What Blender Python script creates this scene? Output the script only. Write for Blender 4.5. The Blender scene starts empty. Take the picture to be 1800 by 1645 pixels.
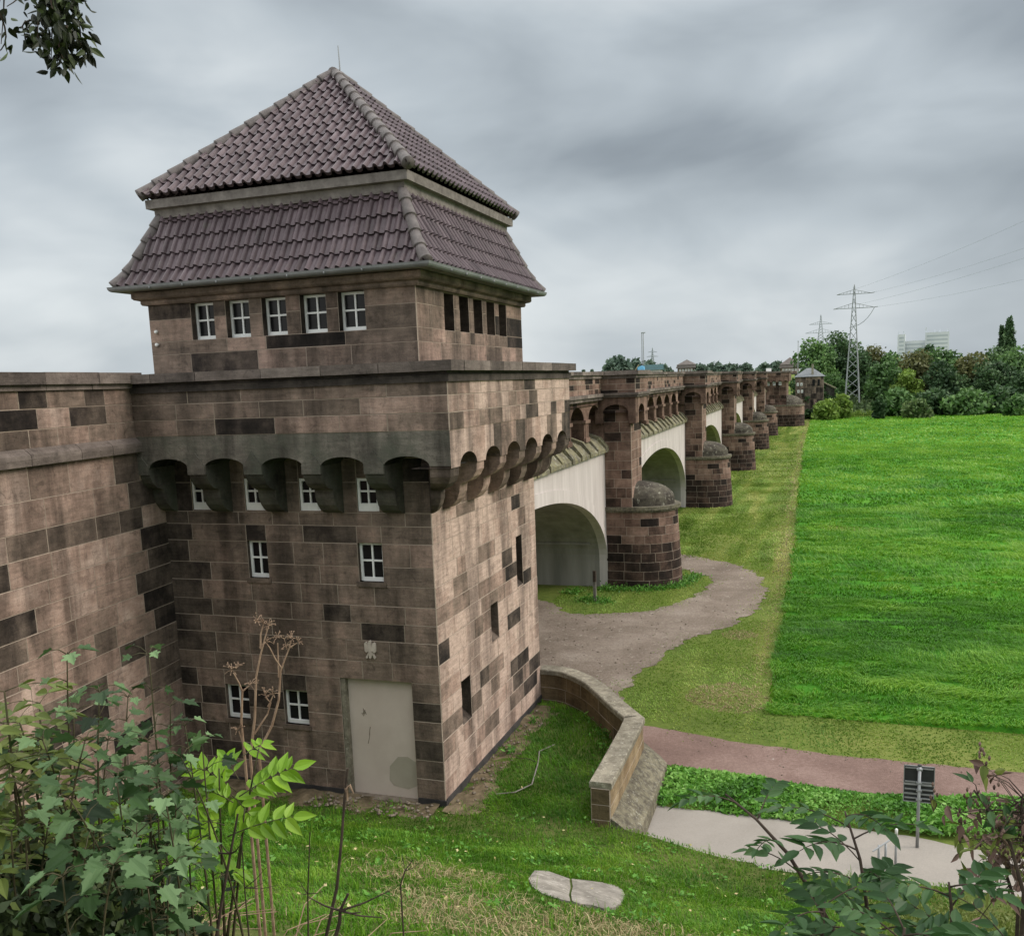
import bpy, math
import numpy as np
from mathutils import Vector, Matrix

S = bpy.context.scene
COL = S.collection
PI = math.pi
RNG = np.random.default_rng(7)

# ------------------------------------------------------------------ camera
CAM = np.array([6.56928, -14.74077, 7.61251])
FPX, PPX, PPY = 1635.75, 900.0, 933.09          # focal length and principal point in photo pixels
YAW, PITCH, ROLL = 0.33247668, 0.15694379, -0.03786872


def _basis():
    cy, sy, cp, sp = math.cos(YAW), math.sin(YAW), math.cos(PITCH), math.sin(PITCH)
    cr, sr = math.cos(ROLL), math.sin(ROLL)
    fwd = np.array([-sy * cp, cy * cp, -sp])
    rt = np.array([cy, sy, 0.0])
    up = np.cross(rt, fwd)
    return cr * rt + sr * up, -sr * rt + cr * up, fwd


RT, UP, FW = _basis()
cam = bpy.data.cameras.new("camera")
cam.sensor_fit = 'HORIZONTAL'
cam.sensor_width = 36.0
cam.lens = FPX / 1800 * 36
cam.shift_y = (PPY - 822.5) / 1800
cam.clip_start = 0.1
cam.clip_end = 4000
camo = bpy.data.objects.new("camera", cam)
COL.objects.link(camo)
camo.matrix_world = Matrix(((RT[0], UP[0], -FW[0], CAM[0]), (RT[1], UP[1], -FW[1], CAM[1]),
                            (RT[2], UP[2], -FW[2], CAM[2]), (0, 0, 0, 1)))
S.camera = camo


def ray(px, py):
    return RT * ((px - PPX) / FPX) - UP * ((py - PPY) / FPX) + FW


def at(px, py, dist):
    """the point seen at a pixel of the photograph, at a horizontal distance from the camera"""
    r = ray(px, py)
    return CAM + r * (dist / math.hypot(r[0], r[1]))


def onz(px, py, z=-0.5):
    r = ray(px, py)
    return CAM + r * ((z - CAM[2]) / r[2])


# ------------------------------------------------------------------ world, sun, exposure
SUN_EL, SUN_AZ = math.radians(33), math.radians(76)    # azimuth clockwise from +Y: from beyond the meadow
W = bpy.data.worlds.new("World")
S.world = W
W.use_nodes = True
nt = W.node_tree
nt.nodes.clear()


def nd(nt, kind, **kw):
    n = nt.nodes.new(kind)
    for k, v in kw.items():
        if k in n.inputs:
            n.inputs[k].default_value = v
        else:
            setattr(n, k, v)
    return n


def ramp(nt, fac, stops, interp='LINEAR'):
    r = nt.nodes.new('ShaderNodeValToRGB')
    r.color_ramp.interpolation = interp
    e = r.color_ramp.elements
    while len(e) < len(stops):
        e.new(0.5)
    for i, (p, c) in enumerate(stops):
        e[i].position = p
        e[i].color = (c, c, c, 1) if isinstance(c, (int, float)) else (*c, 1)
    nt.links.new(fac, r.inputs['Fac'])
    return r.outputs['Color']


def mth(nt, op, a, b=None, c=None):
    m = nt.nodes.new('ShaderNodeMath')
    m.operation = op
    for i, v in enumerate((a, b, c)):
        if v is None:
            continue
        if isinstance(v, (int, float)):
            m.inputs[i].default_value = v
        else:
            nt.links.new(v, m.inputs[i])
    return m.outputs[0]


def mixc(nt, fac, a, b, mode='MIX'):
    m = nt.nodes.new('ShaderNodeMix')
    m.data_type = 'RGBA'
    m.blend_type = mode
    for sock, v in ((m.inputs[0], fac), (m.inputs[6], a), (m.inputs[7], b)):
        if isinstance(v, (int, float)):
            sock.default_value = v
        elif isinstance(v, tuple):
            sock.default_value = (*v, 1)
        else:
            nt.links.new(v, sock)
    return m.outputs[2]


def noise(nt, vec, scale, detail=4.0, rough=0.55, dist=0.0, out='Fac'):
    n = nt.nodes.new('ShaderNodeTexNoise')
    n.inputs['Scale'].default_value = scale
    n.inputs['Detail'].default_value = detail
    n.inputs['Roughness'].default_value = rough
    n.inputs['Distortion'].default_value = dist
    if vec is not None:
        nt.links.new(vec, n.inputs['Vector'])
    return n.outputs[out]


def vscale(nt, vec, s, loc=(0, 0, 0)):
    m = nt.nodes.new('ShaderNodeMapping')
    m.inputs['Scale'].default_value = s
    m.inputs['Location'].default_value = loc
    nt.links.new(vec, m.inputs['Vector'])
    return m.outputs[0]


sky = nt.nodes.new('ShaderNodeTexSky')
sky.sky_type = 'NISHITA'
sky.sun_disc = False
sky.sun_elevation = SUN_EL
sky.sun_rotation = SUN_AZ
sky.dust_density = 3.0
tc = nt.nodes.new('ShaderNodeTexCoord')
sep = nt.nodes.new('ShaderNodeSeparateXYZ')
nt.links.new(tc.outputs['Generated'], sep.inputs[0])
zz = mth(nt, 'MAXIMUM', sep.outputs[2], 0.0)
gen = tc.outputs['Generated']
n1 = noise(nt, vscale(nt, gen, (1.0, 1.0, 2.3), (0.4, 1.7, 0.2)), 1.75, 3.0, 0.5, 0.35)
n2 = noise(nt, vscale(nt, gen, (1.0, 1.0, 2.4)), 4.4, 4.0, 0.5, 0.3)
cl = mth(nt, 'ADD', mth(nt, 'MULTIPLY', n1, 0.72), mth(nt, 'MULTIPLY', n2, 0.28))
# an overcast sky: bright at the skyline on the left, heaviest to the right, extra gain added out of view, overhead and behind the viewer, as fill light
hz = ramp(nt, zz, [(0.0, 0.11), (0.08, 0.07), (0.16, -0.03), (0.24, -0.085), (0.36, -0.115), (0.5, -0.08), (1.0, 0.0)])
lf = mth(nt, 'MULTIPLY', sep.outputs[0], -0.10)
cl2 = mth(nt, 'ADD', mth(nt, 'ADD', cl, hz), lf)
ccol = ramp(nt, cl2, [(0.36, (1.2, 1.38, 1.54)), (0.46, (1.8, 2.05, 2.27)), (0.58, (2.95, 3.28, 3.52)), (0.70, (4.4, 4.68, 4.8))])
over = ramp(nt, zz, [(0.0, 0.0), (0.41, 0.0), (0.62, 0.8), (1.0, 1.0)])
bk = mth(nt, 'MULTIPLY', mth(nt, 'MAXIMUM', mth(nt, 'MULTIPLY', sep.outputs[1], -1.0), 0.0), 1.3)
gain = mth(nt, 'ADD', mth(nt, 'ADD', mth(nt, 'MULTIPLY', over, 3.5), bk), 1.0)
gcol = nt.nodes.new('ShaderNodeCombineXYZ')
for i_, w_ in enumerate((1.12, 1.0, 0.88)):       # the added gain is tinted warm to warm the fill light
    nt.links.new(mth(nt, 'ADD', mth(nt, 'MULTIPLY', mth(nt, 'SUBTRACT', gain, 1.0), w_), 1.0), gcol.inputs[i_])
cmix = mixc(nt, 1.0, mixc(nt, 0.95, sky.outputs[0], ccol), gcol.outputs[0], 'MULTIPLY')
bg = nd(nt, 'ShaderNodeBackground', Strength=0.1)
nt.links.new(cmix, bg.inputs['Color'])
wo = nt.nodes.new('ShaderNodeOutputWorld')
nt.links.new(bg.outputs[0], wo.inputs[0])

sun = bpy.data.lights.new("sun", 'SUN')
sun.energy = 1.5
sun.angle = math.radians(25)
sun.color = (1.0, 0.93, 0.84)
suno = bpy.data.objects.new("sun", sun)
COL.objects.link(suno)
sd = Vector((math.sin(SUN_AZ) * math.cos(SUN_EL), math.cos(SUN_AZ) * math.cos(SUN_EL), math.sin(SUN_EL)))
suno.rotation_euler = sd.to_track_quat('Z', 'Y').to_euler()
suno.location = (30, 20, 40)

S.view_settings.view_transform = 'Standard'
S.view_settings.look = 'None'
S.view_settings.gamma = 1
S.view_settings.exposure = 0.78
S.view_settings.use_curve_mapping = False

# ------------------------------------------------------------------ materials
MATS = {}


def mat_begin(name):
    m = bpy.data.materials.new(name)
    m.use_nodes = True
    t = m.node_tree
    t.nodes.clear()
    o = t.nodes.new('ShaderNodeOutputMaterial')
    b = t.nodes.new('ShaderNodeBsdfPrincipled')
    t.links.new(b.outputs[0], o.inputs[0])
    g = t.nodes.new('ShaderNodeNewGeometry')
    MATS[name] = m
    return m, t, b, g.outputs['Position'], o


def setc(t, b, col, rough=0.85, spec=0.3):
    if isinstance(col, tuple):
        b.inputs['Base Color'].default_value = (*col, 1)
    else:
        t.links.new(col, b.inputs['Base Color'])
    b.inputs['Roughness'].default_value = rough
    b.inputs['Specular IOR Level'].default_value = spec


def bump(t, b, h, strength=0.4, dist=0.02):
    n = nd(t, 'ShaderNodeBump', Strength=strength, Distance=dist)
    t.links.new(h, n.inputs['Height'])
    t.links.new(n.outputs[0], b.inputs['Normal'])


def masonry(name, stops, mortar=(0.36, 0.295, 0.24), stain=0.42, moss=0.0, bstr=0.9):
    m, t, b, pos, o = mat_begin(name)
    a = nd(t, 'ShaderNodeAttribute', attribute_name='tone')
    tone = a.outputs['Fac']
    wob = mth(t, 'MULTIPLY', mth(t, 'SUBTRACT', noise(t, pos, 1.9, 6, 0.68), 0.5), 0.85)
    col = ramp(t, mth(t, 'ADD', tone, wob), stops)
    lay = noise(t, vscale(t, pos, (1.2, 1.2, 9.0)), 2.0, 5, 0.65, 0.6)      # bedding of the sandstone
    col = mixc(t, 1.0, col, ramp(t, lay, [(0.3, 0.72), (0.55, 1.0), (0.75, 1.18)]), 'MULTIPLY')
    bl = noise(t, pos, 5.5, 6, 0.72, 0.8)        # scabs where the face has weathered away
    col = mixc(t, 1.0, col, ramp(t, bl, [(0.33, 0.62), (0.46, 1.0), (0.62, 1.0), (0.74, 1.25)]), 'MULTIPLY')
    gr = noise(t, pos, 45, 3, 0.7)
    col = mixc(t, 1.0, col, ramp(t, gr, [(0.25, 0.8), (0.75, 1.16)]), 'MULTIPLY')
    st = noise(t, vscale(t, pos, (1.5, 1.5, 0.22)), 1.0, 5, 0.6, 0.3)       # run-off streaks
    col = mixc(t, 1.0, col, ramp(t, st, [(0.37, stain), (0.56, 1.0)]), 'MULTIPLY')
    if moss > 0:
        mo = ramp(t, noise(t, pos, 1.6, 6, 0.65, 0.4), [(0.5 - 0.25 * moss, 0.0), (0.72 - 0.2 * moss, 1.0)])
        col = mixc(t, mth(t, 'MULTIPLY', mo, 0.75), col, (0.085, 0.092, 0.07))
    mcol = mixc(t, noise(t, pos, 6, 4, 0.6), tuple(c * 0.55 for c in mortar), tuple(c * 1.25 for c in mortar))
    col = mixc(t, mth(t, 'LESS_THAN', tone, -0.5), col, mcol)
    setc(t, b, col, 0.9, 0.2)
    bump(t, b, mth(t, 'ADD', mth(t, 'MULTIPLY', gr, 0.35), noise(t, pos, 11, 5, 0.65)), bstr, 0.015)
    return m


RAMP_STONE = [(0.0, (0.014, 0.012, 0.011)), (0.16, (0.04, 0.031, 0.027)), (0.38, (0.140, 0.108, 0.087)),
              (0.55, (0.228, 0.170, 0.136)), (0.75, (0.39, 0.272, 0.22)), (0.92, (0.52, 0.39, 0.325))]
masonry('sandstone', RAMP_STONE)
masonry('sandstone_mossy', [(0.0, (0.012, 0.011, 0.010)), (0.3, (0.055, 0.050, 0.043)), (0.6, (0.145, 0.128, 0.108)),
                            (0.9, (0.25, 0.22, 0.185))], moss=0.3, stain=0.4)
masonry('sandstone_red', [(0.0, (0.018, 0.013, 0.011)), (0.2, (0.045, 0.029, 0.023)), (0.45, (0.15, 0.093, 0.072)),
                          (0.7, (0.27, 0.175, 0.137)), (0.92, (0.38, 0.27, 0.22))], stain=0.6)
masonry('sandstone_ochre', [(0.0, (0.10, 0.075, 0.045)), (0.5, (0.27, 0.19, 0.11)), (0.9, (0.42, 0.33, 0.21))], stain=0.7)
masonry('coping_stone', [(0.0, (0.045, 0.038, 0.034)), (0.4, (0.17, 0.138, 0.122)), (0.8, (0.3, 0.25, 0.22))], stain=0.7)


def lichen(name, base, alt, spot, scale=7.0, r=0.9):
    m, t, b, pos, o = mat_begin(name)
    c = mixc(t, ramp(t, noise(t, pos, scale, 6, 0.7), [(0.4, 0.0), (0.62, 1.0)]), base, alt)
    c = mixc(t, ramp(t, noise(t, pos, scale * 2.7, 5, 0.7, 0.5), [(0.56, 0.0), (0.66, 1.0)]), c, spot)
    c = mixc(t, 1.0, c, ramp(t, noise(t, pos, 0.9, 4, 0.6), [(0.3, 0.65), (0.7, 1.2)]), 'MULTIPLY')
    setc(t, b, c, r, 0.2)
    bump(t, b, noise(t, pos, 18, 5, 0.7), 0.6, 0.02)
    return m


lichen('lichen_stone', (0.09, 0.078, 0.06), (0.20, 0.18, 0.125), (0.30, 0.29, 0.24))
lichen('lichen_green', (0.15, 0.135, 0.10), (0.23, 0.21, 0.12), (0.4, 0.39, 0.33), 3.0)
lichen('cap_stone', (0.17, 0.15, 0.115), (0.30, 0.27, 0.21), (0.42, 0.39, 0.32), 5.0)
lichen('dome_stone', (0.05, 0.042, 0.035), (0.11, 0.098, 0.075), (0.3, 0.285, 0.23), 2.2)
lichen('concrete_slab', (0.2, 0.18, 0.155), (0.32, 0.29, 0.255), (0.4, 0.37, 0.33), 4.0)


def plain(name, c0, c1, scale=4.0, rough=0.8, spec=0.3, bscale=0, bs=0.3, metal=0.0, streak=False):
    m, t, b, pos, o = mat_begin(name)
    v = vscale(t, pos, (2.5, 2.5, 0.3)) if streak else pos
    c = mixc(t, ramp(t, noise(t, v, scale, 5, 0.62), [(0.32, 0.0), (0.68, 1.0)]), c0, c1)
    setc(t, b, c, rough, spec)
    b.inputs['Metallic'].default_value = metal
    if bscale:
        bump(t, b, noise(t, pos, bscale, 4, 0.65), bs, 0.01)
    return m


plain('white_plaster', (0.42, 0.375, 0.36), (0.6, 0.545, 0.53), 0.8, 0.9, 0.2, 60, 0.15, streak=True)
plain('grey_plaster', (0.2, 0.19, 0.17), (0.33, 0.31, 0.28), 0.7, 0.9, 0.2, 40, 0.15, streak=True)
plain('door_render', (0.53, 0.44, 0.39), (0.6, 0.51, 0.455), 1.6, 0.92, 0.15, 90, 0.12)
plain('patch_render', (0.36, 0.32, 0.26), (0.42, 0.37, 0.31), 2.5, 0.92, 0.15, 90, 0.12)
plain('pale_relief', (0.42, 0.36, 0.31), (0.58, 0.51, 0.45), 9.0, 0.9, 0.15)
plain('white_paint', (0.72, 0.72, 0.71), (0.83, 0.83, 0.82), 6.0, 0.5, 0.4)
plain('dull_paint', (0.22, 0.21, 0.19), (0.36, 0.34, 0.31), 6.0, 0.6, 0.4)
plain('zinc', (0.16, 0.165, 0.17), (0.24, 0.245, 0.25), 3.0, 0.55, 0.5, metal=0.35)
plain('steel_grey', (0.26, 0.27, 0.28), (0.36, 0.37, 0.38), 5.0, 0.5, 0.5, metal=0.4)
plain('lattice_steel', (0.2, 0.215, 0.22), (0.28, 0.3, 0.305), 0.4, 0.6, 0.4)
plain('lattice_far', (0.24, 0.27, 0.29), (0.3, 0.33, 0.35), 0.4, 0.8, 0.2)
plain('sign_back', (0.016, 0.018, 0.019), (0.03, 0.032, 0.034), 6.0, 0.55, 0.4)
plain('weathered_board', (0.12, 0.105, 0.097), (0.24, 0.215, 0.2), 5.0, 0.85, 0.2, 30, 0.4)
plain('ridge_clay', (0.08, 0.068, 0.066), (0.155, 0.136, 0.132), 6.0, 0.62, 0.3, 50, 0.2)
plain('bark', (0.05, 0.04, 0.03), (0.12, 0.1, 0.075), 5.0, 0.9, 0.15, 15, 0.6)
plain('dry_stem', (0.17, 0.105, 0.07), (0.33, 0.235, 0.165), 14.0, 0.85, 0.2)
plain('dark_twig', (0.03, 0.022, 0.018), (0.075, 0.055, 0.042), 12.0, 0.85, 0.2)
plain('green_stem', (0.035, 0.038, 0.016), (0.075, 0.06, 0.03), 12.0, 0.7, 0.3)
plain('old_wood', (0.13, 0.12, 0.105), (0.22, 0.2, 0.18), 8.0, 0.9, 0.2)
plain('dark_plinth', (0.025, 0.024, 0.025), (0.06, 0.055, 0.053), 3.0, 0.85, 0.25, 30, 0.3)
plain('slate', (0.11, 0.12, 0.13), (0.17, 0.18, 0.19), 2.0, 0.6, 0.4)
plain('far_roof', (0.10, 0.085, 0.078), (0.15, 0.13, 0.12), 1.0, 0.8, 0.3)
plain('tower_block_white', (0.46, 0.49, 0.53), (0.56, 0.59, 0.62), 0.1, 0.8, 0.2)
plain('tower_block_glass', (0.30, 0.34, 0.38), (0.38, 0.42, 0.46), 0.1, 0.5, 0.4)
plain('teal_sheet', (0.02, 0.062, 0.068), (0.03, 0.085, 0.09), 0.5, 0.6, 0.4)
plain('blue_sheet', (0.12, 0.36, 0.62), (0.2, 0.5, 0.8), 0.8, 0.6, 0.3)
plain('earth', (0.07, 0.055, 0.033), (0.2, 0.155, 0.1), 5.0, 0.95, 0.1, 12, 0.8)
plain('debris_stone', (0.13, 0.105, 0.08), (0.26, 0.215, 0.17), 7.0, 0.9, 0.2)


def glass_mat():
    m, t, b, pos, o = mat_begin('window_glass')
    setc(t, b, ramp(t, noise(t, pos, 2.0, 3), [(0.3, (0.006, 0.006, 0.007)), (0.7, (0.016, 0.016, 0.017))]), 0.2, 0.15)


glass_mat()


def tile_mat():
    m, t, b, pos, o = mat_begin('roof_tile')
    tone = nd(t, 'ShaderNodeAttribute', attribute_name='tone').outputs['Fac']
    w = mth(t, 'ADD', tone, mth(t, 'MULTIPLY', mth(t, 'SUBTRACT', noise(t, pos, 3.0, 5, 0.65), 0.5), 0.9))
    c = ramp(t, w, [(0.05, (0.040, 0.028, 0.032)), (0.5, (0.094, 0.067, 0.075)), (0.95, (0.165, 0.125, 0.138))])
    c = mixc(t, ramp(t, noise(t, pos, 5.5, 5, 0.7, 0.5), [(0.6, 0.0), (0.72, 0.55)]), c, (0.13, 0.122, 0.10))
    setc(t, b, c, 0.4, 0.3)
    bump(t, b, noise(t, pos, 30, 4, 0.6), 0.25, 0.008)


tile_mat()


def leafy(name, c0, c1, c2=None, rough=0.5, trans=0.3, nscale=6.0, spec=0.35):
    """leaf and grass stuff: colour by each leaf's own tone, with some light passing through"""
    m, t, b, pos, o = mat_begin(name)
    tone = nd(t, 'ShaderNodeAttribute', attribute_name='tone').outputs['Fac']
    w = mth(t, 'ADD', tone, mth(t, 'MULTIPLY', mth(t, 'SUBTRACT', noise(t, pos, nscale, 3), 0.5), 0.3))
    c = ramp(t, w, [(0.0, c0), (1.0, c1)] if c2 is None else [(0.0, c0), (0.5, c1), (1.0, c2)])
    setc(t, b, c, rough, spec)
    tr = t.nodes.new('ShaderNodeBsdfTranslucent')
    t.links.new(c, tr.inputs['Color'])
    mx = t.nodes.new('ShaderNodeMixShader')
    mx.inputs[0].default_value = trans
    t.links.new(b.outputs[0], mx.inputs[1])
    t.links.new(tr.outputs[0], mx.inputs[2])
    t.links.new(mx.outputs[0], o.inputs[0])
    return m


leafy('meadow_blade', (0.028, 0.108, 0.004), (0.085, 0.255, 0.009), (0.24, 0.43, 0.045), 0.5, 0.3, 0.4)
leafy('lawn_blade', (0.04, 0.125, 0.008), (0.10, 0.25, 0.014), (0.23, 0.37, 0.04), 0.55, 0.3, 0.8)
leafy('mown_blade', (0.11, 0.20, 0.025), (0.23, 0.35, 0.055), (0.5, 0.51, 0.16), 0.6, 0.25, 1.0)
leafy('straw', (0.17, 0.12, 0.06), (0.37, 0.285, 0.155), (0.55, 0.46, 0.27), 0.7, 0.2, 3.0)
leafy('weed_leaf', (0.04, 0.13, 0.014), (0.12, 0.31, 0.035), (0.27, 0.48, 0.11), 0.5, 0.3, 1.5)
leafy('maple_leaf', (0.010, 0.024, 0.008), (0.042, 0.09, 0.026), (0.17, 0.27, 0.12), 0.5, 0.25, 3.0, 0.28)
leafy('yellow_green_leaf', (0.05, 0.075, 0.012), (0.13, 0.17, 0.035), (0.25, 0.28, 0.08), 0.5, 0.3, 3.0)
leafy('bright_leaf', (0.10, 0.2, 0.012), (0.2, 0.37, 0.025), (0.33, 0.5, 0.06), 0.45, 0.4, 3.0)
leafy('ash_leaf', (0.014, 0.042, 0.012), (0.042, 0.10, 0.03), (0.13, 0.22, 0.09), 0.5, 0.28, 3.0, 0.28)
leafy('overhang_leaf', (0.012, 0.016, 0.006), (0.025, 0.036, 0.012), (0.06, 0.09, 0.02), 0.55, 0.12, 5.0)
leafy('seed_brown', (0.06, 0.036, 0.03), (0.13, 0.08, 0.062), (0.24, 0.16, 0.13), 0.8, 0.1, 5.0)
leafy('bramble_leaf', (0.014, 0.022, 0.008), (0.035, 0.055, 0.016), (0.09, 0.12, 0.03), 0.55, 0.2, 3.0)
leafy('fallen_leaf', (0.35, 0.3, 0.1), (0.55, 0.5, 0.25), (0.6, 0.42, 0.22), 0.6, 0.2, 5.0)
leafy('tree_green', (0.032, 0.072, 0.024), (0.090, 0.180, 0.050), (0.190, 0.320, 0.090), 0.6, 0.2, 0.15)
leafy('tree_dark', (0.023, 0.050, 0.022), (0.054, 0.108, 0.040), (0.108, 0.180, 0.063), 0.6, 0.2, 0.15)
leafy('tree_olive', (0.056, 0.067, 0.024), (0.136, 0.144, 0.051), (0.248, 0.232, 0.088), 0.6, 0.2, 0.15)
leafy('tree_lime', (0.068, 0.119, 0.020), (0.170, 0.264, 0.043), (0.306, 0.425, 0.085), 0.6, 0.25, 0.15)
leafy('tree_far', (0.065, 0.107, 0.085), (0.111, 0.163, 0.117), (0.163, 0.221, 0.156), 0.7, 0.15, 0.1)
leafy('scrub', (0.040, 0.068, 0.028), (0.110, 0.170, 0.060), (0.240, 0.300, 0.110), 0.6, 0.2, 0.12)


def ground_mat(name, cols, s1, s2, bsc, bst, rough=0.95, extra=None):
    m, t, b, pos, o = mat_begin(name)
    f = mth(t, 'ADD', mth(t, 'MULTIPLY', noise(t, pos, s1, 6, 0.6, 0.3), 0.55), mth(t, 'MULTIPLY', noise(t, pos, s2, 5, 0.7), 0.45))
    c = ramp(t, f, [(0.34, cols[0]), (0.5, cols[1]), (0.66, cols[2])])
    if extra:
        c = mixc(t, ramp(t, noise(t, pos, extra[0], 5, 0.7), [(extra[1], 0.0), (extra[1] + 0.08, 1.0)]), c, extra[2])
    setc(t, b, c, rough, 0.15)
    bump(t, b, noise(t, pos, bsc, 6, 0.7), bst, 0.05)


ground_mat('mown_ground', ((0.06, 0.09, 0.018), (0.11, 0.15, 0.028), (0.18, 0.195, 0.052)), 0.25, 7.0, 6.0, 0.8)
ground_mat('meadow_ground', ((0.018, 0.085, 0.005), (0.045, 0.17, 0.009), (0.10, 0.25, 0.02)), 0.12, 1.6, 1.3, 1.0)
ground_mat('bank_ground', ((0.035, 0.05, 0.013), (0.07, 0.105, 0.02), (0.14, 0.135, 0.05)), 0.7, 9.0, 8.0, 1.0)
ground_mat('asphalt', ((0.24, 0.215, 0.188), (0.29, 0.262, 0.235), (0.34, 0.306, 0.272)), 0.8, 40.0, 90, 0.25, 0.9)
ground_mat('red_grit', ((0.14, 0.092, 0.078), (0.205, 0.136, 0.116), (0.29, 0.205, 0.178)), 0.7, 14.0, 40, 0.6, 0.95, (5.0, 0.68, (0.36, 0.31, 0.28)))
ground_mat('gravel', ((0.13, 0.102, 0.08), (0.225, 0.18, 0.145), (0.34, 0.285, 0.24)), 0.6, 14.0, 35, 0.9, 0.95, (5.0, 0.6, (0.38, 0.335, 0.29)))
ground_mat('far_ground', ((0.025, 0.045, 0.015), (0.05, 0.08, 0.025), (0.09, 0.12, 0.04)), 0.08, 0.6, 0.5, 1.0)

# ------------------------------------------------------------------ mesh helpers


def root_off(p):
    o = np.zeros(3)
    while p is not None:
        o += np.array(p.location)
        p = p.parent
    return o


def tag(o, label=None, cat=None, group=None, kind=None):
    if label:
        o['label'] = label
    if cat:
        o['category'] = cat
    if group:
        o['group'] = group
    if kind:
        o['kind'] = kind
    return o


def empty(name, loc, label, cat, group=None, rz=0.0):
    o = bpy.data.objects.new(name, None)
    o.empty_display_size = 0.3
    COL.objects.link(o)
    o.location = loc
    o.rotation_euler = (0, 0, rz)
    return tag(o, label, cat, group)


def mesh_obj(name, V, loops, starts, tones, mat, parent=None, local=False, smooth=False):
    V = np.asarray(V, dtype=np.float32)
    if parent is not None and not local:
        V = V - root_off(parent).astype(np.float32)
    me = bpy.data.meshes.new(name)
    nf = len(starts)
    loops = np.asarray(loops, dtype=np.int32)
    me.vertices.add(len(V))
    me.vertices.foreach_set('co', V.ravel())
    me.loops.add(len(loops))
    me.loops.foreach_set('vertex_index', loops)
    me.polygons.add(nf)
    me.polygons.foreach_set('loop_start', np.asarray(starts, dtype=np.int32))
    me.polygons.foreach_set('use_smooth', np.full(nf, bool(smooth)))
    a = me.attributes.new('tone', 'FLOAT', 'FACE')
    a.data.foreach_set('value', np.asarray(tones, dtype=np.float32))
    me.update(calc_edges=True)
    me.validate()
    me.materials.append(MATS[mat])
    o = bpy.data.objects.new(name, me)
    COL.objects.link(o)
    if parent is not None:
        o.parent = parent
    return o


class MB:
    def __init__(self):
        self.v, self.f, self.t = [], [], []

    def poly(self, pts, tone=0.5):
        b = len(self.v)
        self.v.extend([tuple(p) for p in pts])
        self.f.append(tuple(range(b, b + len(pts))))
        self.t.append(tone)

    def box(self, x0, y0, z0, x1, y1, z1, tone=0.5):
        self.mbox(lambda u, v, d: (u, v, d), x0, x1, y0, y1, z0, z1, tone)

    def mbox(self, f, u0, u1, v0, v1, d0, d1, tone=0.5):
        b = len(self.v)
        for d in (d0, d1):
            for v in (v0, v1):
                for u in (u0, u1):
                    self.v.append(tuple(f(u, v, d)))
        for q in ((0, 2, 3, 1), (4, 5, 7, 6), (0, 1, 5, 4), (2, 6, 7, 3), (0, 4, 6, 2), (1, 3, 7, 5)):
            self.f.append(tuple(b + i for i in q))
            self.t.append(tone)

    def tube(self, pts, rad, n=6, tone=0.5, cap=True):
        P = [np.array(p, float) for p in pts]
        if isinstance(rad, (int, float)):
            rad = [rad] * len(P)
        b = len(self.v)
        ref = None
        for i, p in enumerate(P):
            d = P[min(i + 1, len(P) - 1)] - P[max(i - 1, 0)]
            d = d / (np.linalg.norm(d) + 1e-9)
            if ref is None:
                ref = np.array([0, 0, 1.0]) if abs(d[2]) < 0.9 else np.array([1.0, 0, 0])
            a = np.cross(d, ref)
            a /= np.linalg.norm(a) + 1e-9
            c = np.cross(a, d)
            ref = c
            for k in range(n):
                w = 2 * PI * k / n
                self.v.append(tuple(p + rad[i] * (a * math.cos(w) + c * math.sin(w))))
        for i in range(len(P) - 1):
            for k in range(n):
                k2 = (k + 1) % n
                self.f.append((b + i * n + k, b + i * n + k2, b + (i + 1) * n + k2, b + (i + 1) * n + k))
                self.t.append(tone)
        if cap:
            self.f.append(tuple(b + k for k in reversed(range(n))))
            self.f.append(tuple(b + (len(P) - 1) * n + k for k in range(n)))
            self.t += [tone, tone]

    def prism(self, outline, ax, a0, a1, tone=0.5):
        """outline: list of 2-D points, extruded by ax(p, s) from s = a0 to a1"""
        lo = [ax(p, a0) for p in outline]
        hi = [ax(p, a1) for p in outline]
        n = len(outline)
        self.poly(lo[::-1], tone)
        self.poly(hi, tone)
        for i in range(n):
            j = (i + 1) % n
            self.poly([lo[i], lo[j], hi[j], hi[i]], tone)

    def build(self, name, mat, parent=None, local=False, smooth=False):
        loops, starts, k = [], [], 0
        for f in self.f:
            starts.append(k)
            loops.extend(f)
            k += len(f)
        return mesh_obj(name, np.array(self.v, dtype=np.float32).reshape(-1, 3), loops, starts, self.t, mat, parent, local, smooth)


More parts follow.
